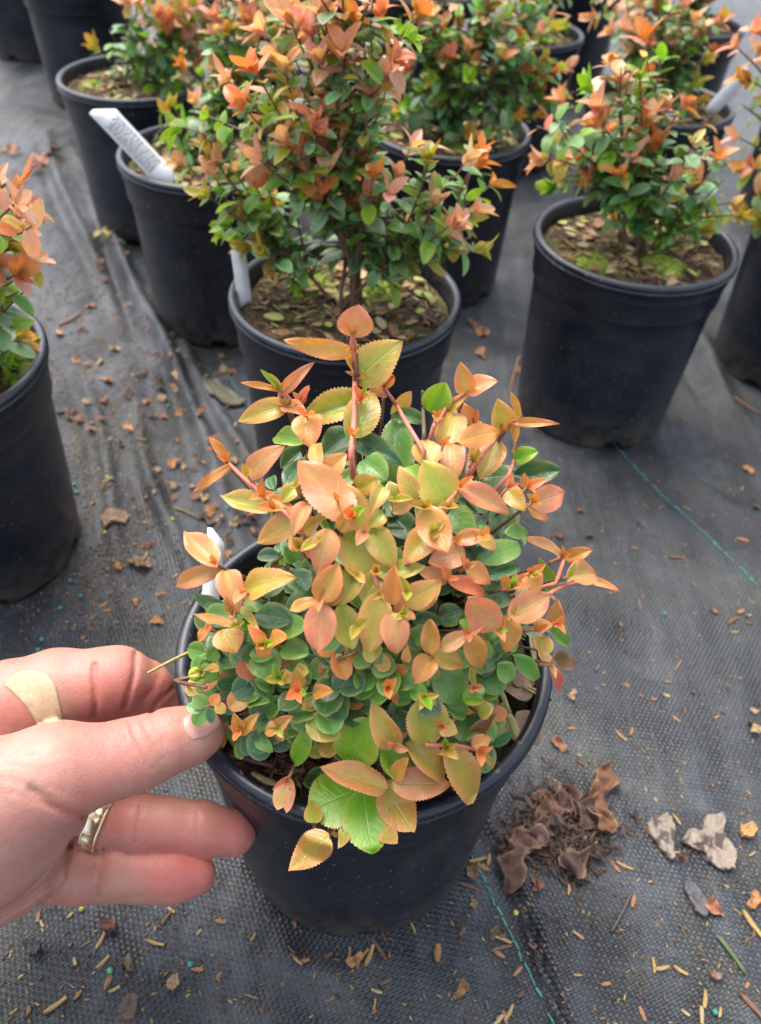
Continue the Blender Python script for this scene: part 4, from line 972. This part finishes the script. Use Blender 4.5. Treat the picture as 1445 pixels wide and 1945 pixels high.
# ------------------------------------------------------------------ the hand (implicit surface turned into one mesh)
def hp(px, py, dep): return np.array([(px-PW/2)/FPX*dep, -(py-PH/2)/FPX*dep, -dep])     # right, up, toward the camera
def chain(lst): return [(hp(a, b, d), r/FPX*d) for a, b, d, r in lst]
def sd_chain(P, ch, k=.004):
    out = None
    for (a, ra), (b, rb) in zip(ch[:-1], ch[1:]):
        ba = b-a; l2 = (ba*ba).sum(); pa = P-a; t = np.clip(pa@ba/l2, 0, 1)
        dd = pa-t[..., None]*ba; dd = np.sqrt((dd*dd).sum(-1))-(ra+(rb-ra)*t)
        out = dd if out is None else smin(out, dd, k)
    return out
def smin(a, b, k):
    h = np.clip(.5+.5*(b-a)/k, 0, 1); return b*(1-h)+a*h-k*h*(1-h)
thumb = chain([(-10, 1520, .295, 118), (110, 1468, .300, 92), (205, 1447, .306, 66), (262, 1432, .310, 63), (322, 1407, .315, 55), (366, 1396, .3195, 47), (384, 1388, .321, 41)])
palm1 = chain([(-260, 1640, .305, 210), (-60, 1580, .306, 150), (60, 1530, .315, 105)])
heel = chain([(-240, 1700, .33, 190), (-60, 1660, .345, 105), (30, 1640, .352, 88)])
back = chain([(-260, 1500, .350, 150), (-60, 1450, .365, 130), (10, 1420, .366, 100)])
index = chain([(-90, 1380, .352, 100), (20, 1345, .352, 86), (110, 1315, .352, 78), (205, 1298, .353, 64), (228, 1292, .354, 62)])
index2 = chain([(222, 1296, .354, 62), (270, 1310, .362, 55), (308, 1345, .370, 47), (338, 1392, .372, 42)])
middle = chain([(-60, 1440, .385, 95), (80, 1420, .385, 70), (200, 1400, .386, 60), (270, 1395, .388, 50), (305, 1400, .386, 44)])
ring = chain([(-60, 1600, .375, 80), (90, 1572, .374, 48), (190, 1562, .368, 45), (260, 1563, .368, 51), (320, 1568, .370, 47), (380, 1575, .372, 46), (442, 1582, .374, 43)])
pinky = chain([(-70, 1680, .372, 85), (60, 1655, .368, 58), (150, 1655, .365, 55), (220, 1655, .364, 50), (280, 1661, .364, 47), (330, 1662, .365, 46), (371, 1660, .366, 38)])
arm = chain([(-620, 1880, .26, 230), (-420, 1760, .28, 200), (-260, 1640, .31, 180)])
CREASE = [
    ([(138, 1592), (127, 1630), (92, 1675), (42, 1712), (-10, 1742)], .0030, .0022), ([(76, 1712), (70, 1740), (40, 1770)], .0016, .0014), ([(368, 1422), (350, 1408), (340, 1386), (343, 1364)], .0003, .0005), ([(244, 1374), (252, 1398), (266, 1428), (282, 1460)], .0008, .0007),
    ([(255, 1385), (268, 1410), (284, 1440)], .0005, .0006), ([(240, 1395), (254, 1425), (268, 1452)], .0005, .0006), ([(276, 1368), (290, 1392), (306, 1418)], .0004, .0005), ([(300, 1368), (310, 1385), (318, 1400)], .0004, .0005), ([(222, 1400), (232, 1425), (238, 1450)], .0003, .0006),
    ([(40, 1430), (90, 1438), (140, 1420)], .0003, .0006), ([(10, 1450), (70, 1465), (130, 1450)], .0003, .0006), ([(60, 1485), (110, 1500), (160, 1510)], .0004, .0006), ([(100, 1490), (140, 1515), (165, 1530)], .0005, .0006), ([(200, 1250), (205, 1290)], .0003, .0006), ([(215, 1320), (222, 1345)], .0004, .0006),
    ([(300, 1285), (290, 1310), (270, 1330)], .0005, .0006), ([(315, 1300), (305, 1322), (290, 1340)], .0005, .0006), ([(262, 1250), (270, 1270)], .0003, .0005), ([(0, 1420), (60, 1400), (120, 1395)], .0003, .0007),  # pixel polylines, depth m, width m: skin folds
    ([(248, 1372), (258, 1400), (272, 1430), (290, 1462)], .0009, .0009), ([(268, 1368), (282, 1395), (300, 1425), (312, 1448)], .0007, .0008), ([(288, 1366), (300, 1388), (312, 1410)], .0005, .0008), ([(232, 1384), (240, 1405)], .0005, .0008),
    ([(180, 1262), (178, 1290), (182, 1330), (180, 1362)], .0022, .0014), ([(257, 1242), (255, 1280), (243, 1325), (236, 1345)], .0020, .0014), ([(327, 1308), (300, 1335), (285, 1358)], .0012, .001),
    ([(266, 1530), (262, 1560), (256, 1600)], .0010, .0011), ([(274, 1532), (270, 1562), (266, 1600)], .0006, .0008), ([(377, 1545), (375, 1575), (372, 1610)], .0005, .0009),
    ([(196, 1610), (190, 1650), (182, 1700)], .0009, .0011), ([(205, 1612), (200, 1650)], .0005, .0008), ([(276, 1625), (277, 1660), (272, 1700)], .0006, .0010),
    ([(156, 1548), (130, 1544), (95, 1528), (60, 1500)], .0022, .0022), ([(95, 1705), (120, 1668), (135, 1610)], .0015, .0014), ([(20, 1505), (60, 1520), (110, 1535)], .0006, .001), ([(0, 1478), (50, 1490), (110, 1520)], .0005, .001)]
def crease_field(PX, PY, dep):
    z = np.zeros_like(PX)
    for pl, dp, w in CREASE:
        best = np.full_like(PX, 1e9); wp = w*FPX/.34
        for (x0, y0), (x1, y1) in zip(pl[:-1], pl[1:]):
            vx, vy = x1-x0, y1-y0; t = np.clip(((PX-x0)*vx+(PY-y0)*vy)/(vx*vx+vy*vy), 0, 1)
            best = np.minimum(best, (PX-x0-t*vx)**2+(PY-y0-t*vy)**2)
        z += .75*dp*np.exp(-best/(wp*.8)**2)
    return z
def hand_sdf(P, creases=True):
    th = sd_chain(P, thumb, .006); pm = sd_chain(P, palm1, .01); hl = sd_chain(P, heel, .01); bk = sd_chain(P, back, .01); am = sd_chain(P, arm, .02)
    body = smin(smin(smin(pm, hl, .010), bk, .016), am, .02)
    ix = smin(sd_chain(P, index, .006), sd_chain(P, index2, .003), .0025)
    top = smin(body, th, .012)
    d = smin(body, ix, .010)
    d = np.minimum(d, smin(body, sd_chain(P, middle, .006), .008))
    d = np.minimum(d, smin(body, sd_chain(P, ring, .006), .004))
    d = np.minimum(d, smin(body, sd_chain(P, pinky, .006), .005))
    d = smin(d, top, .0015)
    if creases:
        dep = -P[..., 2]; PX = P[..., 0]/dep*FPX+PW/2; PY = -P[..., 1]/dep*FPX+PH/2
        d = d+crease_field(PX, PY, dep)
    return d
def surface_net(f, lo, hi, h):
    ax = [np.arange(lo[i], hi[i], h, dtype=np.float32) for i in range(3)]
    D = np.empty([len(a) for a in ax], np.float32)
    YY, ZZ = np.meshgrid(ax[1], ax[2], indexing='ij')
    for i0 in range(0, len(ax[0]), 16):
        xs = ax[0][i0:i0+16]; P = np.empty((len(xs),)+YY.shape+(3,), np.float32)
        P[..., 0] = xs[:, None, None]; P[..., 1] = YY; P[..., 2] = ZZ; D[i0:i0+16] = f(P)
    S = D < 0; nx, ny, nz = D.shape
    cnt = np.zeros((nx-1, ny-1, nz-1), np.int32); acc = np.zeros((nx-1, ny-1, nz-1, 3), np.float32)
    cs = [(i, j, k) for i in (0, 1) for j in (0, 1) for k in (0, 1)]
    sl = lambda c: (slice(c[0], nx-1+c[0]), slice(c[1], ny-1+c[1]), slice(c[2], nz-1+c[2]))
    for a in range(8):
        for b in range(a+1, 8):
            ca, cb = cs[a], cs[b]
            if sum(abs(u-v) for u, v in zip(ca, cb)) != 1: continue
            da, db = D[sl(ca)], D[sl(cb)]; m = (da < 0) != (db < 0)
            ii = np.nonzero(m); t = da[ii]/(da[ii]-db[ii])
            p = np.array(ca, np.float32)+t[:, None]*(np.array(cb, np.float32)-np.array(ca, np.float32))
            acc[ii] += p; cnt[ii] += 1
    act = cnt > 0; ids = -np.ones(cnt.shape, np.int64); ci = np.nonzero(act); ids[ci] = np.arange(len(ci[0]))
    V = np.stack(ci, -1)+acc[ci]/cnt[ci][:, None]; V = V*h+np.array([a[0] for a in ax])
    F = []
    for axis_ in range(3):
        a = [slice(None)]*3; b = [slice(None)]*3; a[axis_] = slice(0, -1); b[axis_] = slice(1, None)
        s0, s1 = S[tuple(a)], S[tuple(b)]; m = s0 != s1; u, v = [(1, 2), (2, 0), (0, 1)][axis_]
        ii = np.array(np.nonzero(m)).T; ok = (ii[:, u] > 0) & (ii[:, v] > 0) & (ii[:, u] < D.shape[u]-1) & (ii[:, v] < D.shape[v]-1); ii = ii[ok]
        eu = np.zeros(3, int); eu[u] = 1; ev = np.zeros(3, int); ev[v] = 1
        q = [ids[tuple((ii-x).T)] for x in (eu+ev, ev, 0*eu, eu)]; q = np.stack(q, -1)
        flip = ~s0[tuple(ii.T)]; q[flip] = q[flip][:, ::-1]; F.append(q)
    F = np.concatenate(F); F = F[(F >= 0).all(1)]
    return V, F
HV, HF = surface_net(hand_sdf, (-.42, -.255, -.425), (-.040, -.040, -.19), .00105)
def to_world(P): P = np.asarray(P); return cO+P[..., :1]*cR+P[..., 1:2]*cU-P[..., 2:3]*cF
dep = -HV[:, 2]; HPX = HV[:, 0]/dep*FPX+PW/2; HPY = -HV[:, 1]/dep*FPX+PH/2
# skin colouring: redder pads, knuckles and creases
base_c = np.array([.46, .235, .175]); redc = np.array([.49, .145, .118]); palec = np.array([.49, .30, .235])
def blob(x, y, r): return np.exp(-((HPX-x)**2+(HPY-y)**2)/r**2)
redw = np.clip(.85*blob(450, 1585, 55)+.8*blob(360, 1670, 60)+.55*blob(230, 1560, 55)+.5*blob(200, 1300, 60)+.7*blob(300, 1320, 50)+.5*blob(300, 1650, 70)+.6*blob(150, 1550, 45)+.35*blob(330, 1580, 60)+.3*blob(270, 1410, 50)+.6*blob(200, 1390, 50)+.4*blob(30, 1340, 60), 0, 1)
palw = np.clip(.8*blob(60, 1600, 90)+.5*blob(60, 1450, 80)+.4*blob(380, 1420, 25), 0, 1)
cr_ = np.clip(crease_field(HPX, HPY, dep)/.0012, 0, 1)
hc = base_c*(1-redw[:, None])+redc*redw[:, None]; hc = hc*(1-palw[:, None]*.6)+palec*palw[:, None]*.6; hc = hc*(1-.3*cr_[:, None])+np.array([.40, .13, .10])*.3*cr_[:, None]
def skin_mat():
    m, nt, b = new_mat('skin'); at = N(nt, 'ShaderNodeAttribute', attribute_name='Col').outputs['Color']; co = coords(nt)
    n1 = noise(nt, 70, 5, .6, co); n2 = noise(nt, 900, 3, .6, co)
    c = mix(nt, mth(nt, 'MULTIPLY', ramp(nt, n1, [(.4, (0, 0, 0)), (.60, (1, 1, 1))]), .42), at, (.50, .145, .105))
    n3 = noise(nt, 260, 4, .65, co)
    c = mix(nt, .25, c, ramp(nt, n3, [(.35, (.72, .62, .6)), (.6, (1, 1, 1))]), 'MULTIPLY')
    c = mix(nt, .22, c, ramp(nt, n2, [(.3, (.6, .6, .6)), (.7, (1, 1, 1))]), 'MULTIPLY')
    nt.links.new(c, b.inputs['Base Color']); b.inputs['Roughness'].default_value = .48; b.inputs['Specular IOR Level'].default_value = .4
    b.inputs['Subsurface Weight'].default_value = .35; b.inputs['Subsurface Radius'].default_value = (1, .35, .2); b.inputs['Subsurface Scale'].default_value = .004
    vo = N(nt, 'ShaderNodeTexVoronoi', feature='DISTANCE_TO_EDGE'); vo.inputs['Scale'].default_value = 700; nt.links.new(co, vo.inputs['Vector'])
    mp = N(nt, 'ShaderNodeMapping'); mp.inputs['Scale'].default_value = (500, 120, 500); nt.links.new(co, mp.inputs[0])
    h = mth(nt, 'ADD', mth(nt, 'MULTIPLY', vo.outputs[0], .6), mth(nt, 'ADD', mth(nt, 'MULTIPLY', n2, .25), mth(nt, 'MULTIPLY', noise(nt, 1, 3, .6, mp.outputs[0]), .5)))
    bump(nt, b, h, .45, .0006); return m
HW = to_world(HV); hloc = HW.mean(0)
hand = obj('person', HW, HF, skin_mat(), None, tuple(hloc), col=hc)
tag(hand, 'left hand pinching the rim of the nearest pot, wearing a gold band and a plaster', 'person')
LOC[hand.name] = hloc
def on_hand(px, py, off, lo=.28, hi=.42, fn=None):
    """first point of the hand met along the line of sight, pushed out along the surface normal"""
    px, py = np.atleast_1d(px).astype(float), np.atleast_1d(py).astype(float); ds = np.arange(.24, .42, .0006)
    P = np.stack([(px[:, None]-PW/2)/FPX*ds, -(py[:, None]-PH/2)/FPX*ds, -np.broadcast_to(ds, (len(px), len(ds)))], -1)
    D = (fn or hand_sdf)(P.astype(np.float32), False) if fn is None else fn(P); k = np.maximum((D < 0).argmax(1), 1); ii = np.arange(len(px)); t_ = (D[ii, k-1]/(D[ii, k-1]-D[ii, k]+1e-9)).clip(0, 1)[:, None]; Q = P[ii, k-1]*(1-t_)+P[ii, k]*t_
    e = .0005; G = np.stack([hand_sdf(Q+np.eye(3)[i]*e, False)-hand_sdf(Q-np.eye(3)[i]*e, False) for i in range(3)], -1)
    G /= np.linalg.norm(G, axis=1)[:, None]+1e-9; return to_world(Q+G*off), G
def patch(quad_fn, nu, nv, off, th, name, mat, dome=0):
    U, Vv = np.meshgrid(np.linspace(0, 1, nu), np.linspace(0, 1, nv), indexing='ij'); X, Y = quad_fn(U.ravel(), Vv.ravel())
    if dome: off = (off*(1-.85*np.abs(2*Vv.ravel()-1)**4)*np.clip(U.ravel()*6, .15, 1))[:, None]
    top, G = on_hand(X, Y, off); bot, _ = on_hand(X, Y, -.0006)
    n = nu*nv; id_ = np.arange(n).reshape(nu, nv); F = [(id_[i, j], id_[i+1, j], id_[i+1, j+1], id_[i, j+1]) for i in range(nu-1) for j in range(nv-1)]
    border = list(id_[0, :])+list(id_[1:, -1])+list(id_[-1, -2::-1])+list(id_[-2:0:-1, 0])
    for a, b in zip(border, border[1:]+border[:1]): F.append((a, b, b+n, a+n))
    return obj(name, np.vstack([top, bot]), np.array([list(map(int, f)) for f in F]), mat, hand)
m_nail, nt_, b_ = new_mat('nail'); b_.inputs['Base Color'].default_value = (.52, .275, .225, 1); b_.inputs['Roughness'].default_value = .15; b_.inputs['Subsurface Weight'].default_value = .2; b_.inputs['Subsurface Scale'].default_value = .003
def nailq(u, v):   # u along the thumb, v across; rounded corners at the root
    ax = np.array([57, -24.]); cr = np.array([21, 48.]); o = np.array([347, 1361.])
    vv = v-.5; root_in = .18*(2*vv)**2*0+.10*(1-(2*vv)**2)*-1; tip_r = 1-.25*(2*vv)**4
    uu = root_in+(tip_r-root_in)*u; w = .86+.14*np.sin(np.pi*np.clip(u, 0, 1))
    return o[0]+ax[0]*uu+cr[0]*(.5+vv*w), o[1]+ax[1]*uu+cr[1]*(.5+vv*w)
patch(nailq, 20, 16, .0007, .0005, 'thumbnail', m_nail, dome=1)
m_tape, nt_, b_ = new_mat('fabric_plaster'); co_ = coords(nt_); n_ = noise(nt_, 900, 4, .7, co_)
nt_.links.new(ramp(nt_, noise(nt_, 160, 4, .6, co_), [(.35, (.42, .29, .17)), (.65, (.54, .40, .25))]), b_.inputs['Base Color']); b_.inputs['Roughness'].default_value = .7; bump(nt_, b_, n_, .7, .0005)
L0 = [(10, 1303), (28, 1318), (48, 1338), (62, 1358), (72, 1376)]; L1 = [(62, 1274), (88, 1280), (105, 1302), (113, 1335), (120, 1373)]
def tapeq(u, v):
    s = np.linspace(0, 1, 5); ax_ = np.interp(u, s, [p[0] for p in L0]); ay_ = np.interp(u, s, [p[1] for p in L0]); bx_ = np.interp(u, s, [p[0] for p in L1]); by_ = np.interp(u, s, [p[1] for p in L1])
    bul = np.sin(np.pi*v)*np.maximum(0, .35-u)*-40
    return ax_+(bx_-ax_)*v+bul*.3, ay_+(by_-ay_)*v+bul*.6
patch(tapeq, 22, 16, .0006, .0006, 'adhesive_bandage', m_tape)
# ring: a solid band round the ring finger
m_gold, nt_, b_ = new_mat('gold_band'); co_ = coords(nt_); b_.inputs['Metallic'].default_value = 1; b_.inputs['Roughness'].default_value = .38
nt_.links.new(ramp(nt_, noise(nt_, 350, 3, .6, co_), [(.38, (.62, .42, .20)), (.5, (.88, .78, .62)), (.62, (.95, .74, .42))]), b_.inputs['Base Color']); bump(nt_, b_, noise(nt_, 300, 3, .6, co_), .25, .0004)
rc = hp(192, 1562, .3672); axd = nrm(hp(215, 1574, .368)-hp(150, 1550, .369)); e1 = nrm(np.cross(axd, (0, 0, 1))); e2 = np.cross(axd, e1)
rr = 49/FPX*.368+.0012; prof = [(-.0040, -.0004), (-.0040, .0006), (-.0036, .0013), (-.0030, .0013), (-.0027, .0007), (.0027, .0007), (.0030, .0013), (.0036, .0013), (.0040, .0006), (.0040, -.0004)]
V = []; F = []; ns = 72
for j in range(ns):
    a = 2*math.pi*j/ns
    for (x_, r_) in prof:
        panel = -.0006 if (j % 8) == 0 and abs(x_) < .0028 else 0
        V.append(rc+axd*x_+(e1*math.cos(a)+e2*math.sin(a))*(rr+r_+panel))
K = len(prof)
for j in range(ns):
    for i in range(K): F.append((j*K+i, ((j+1) % ns)*K+i, ((j+1) % ns)*K+(i+1) % K, j*K+(i+1) % K))
obj('ring', to_world(np.array(V)), np.array(F), m_gold, hand)
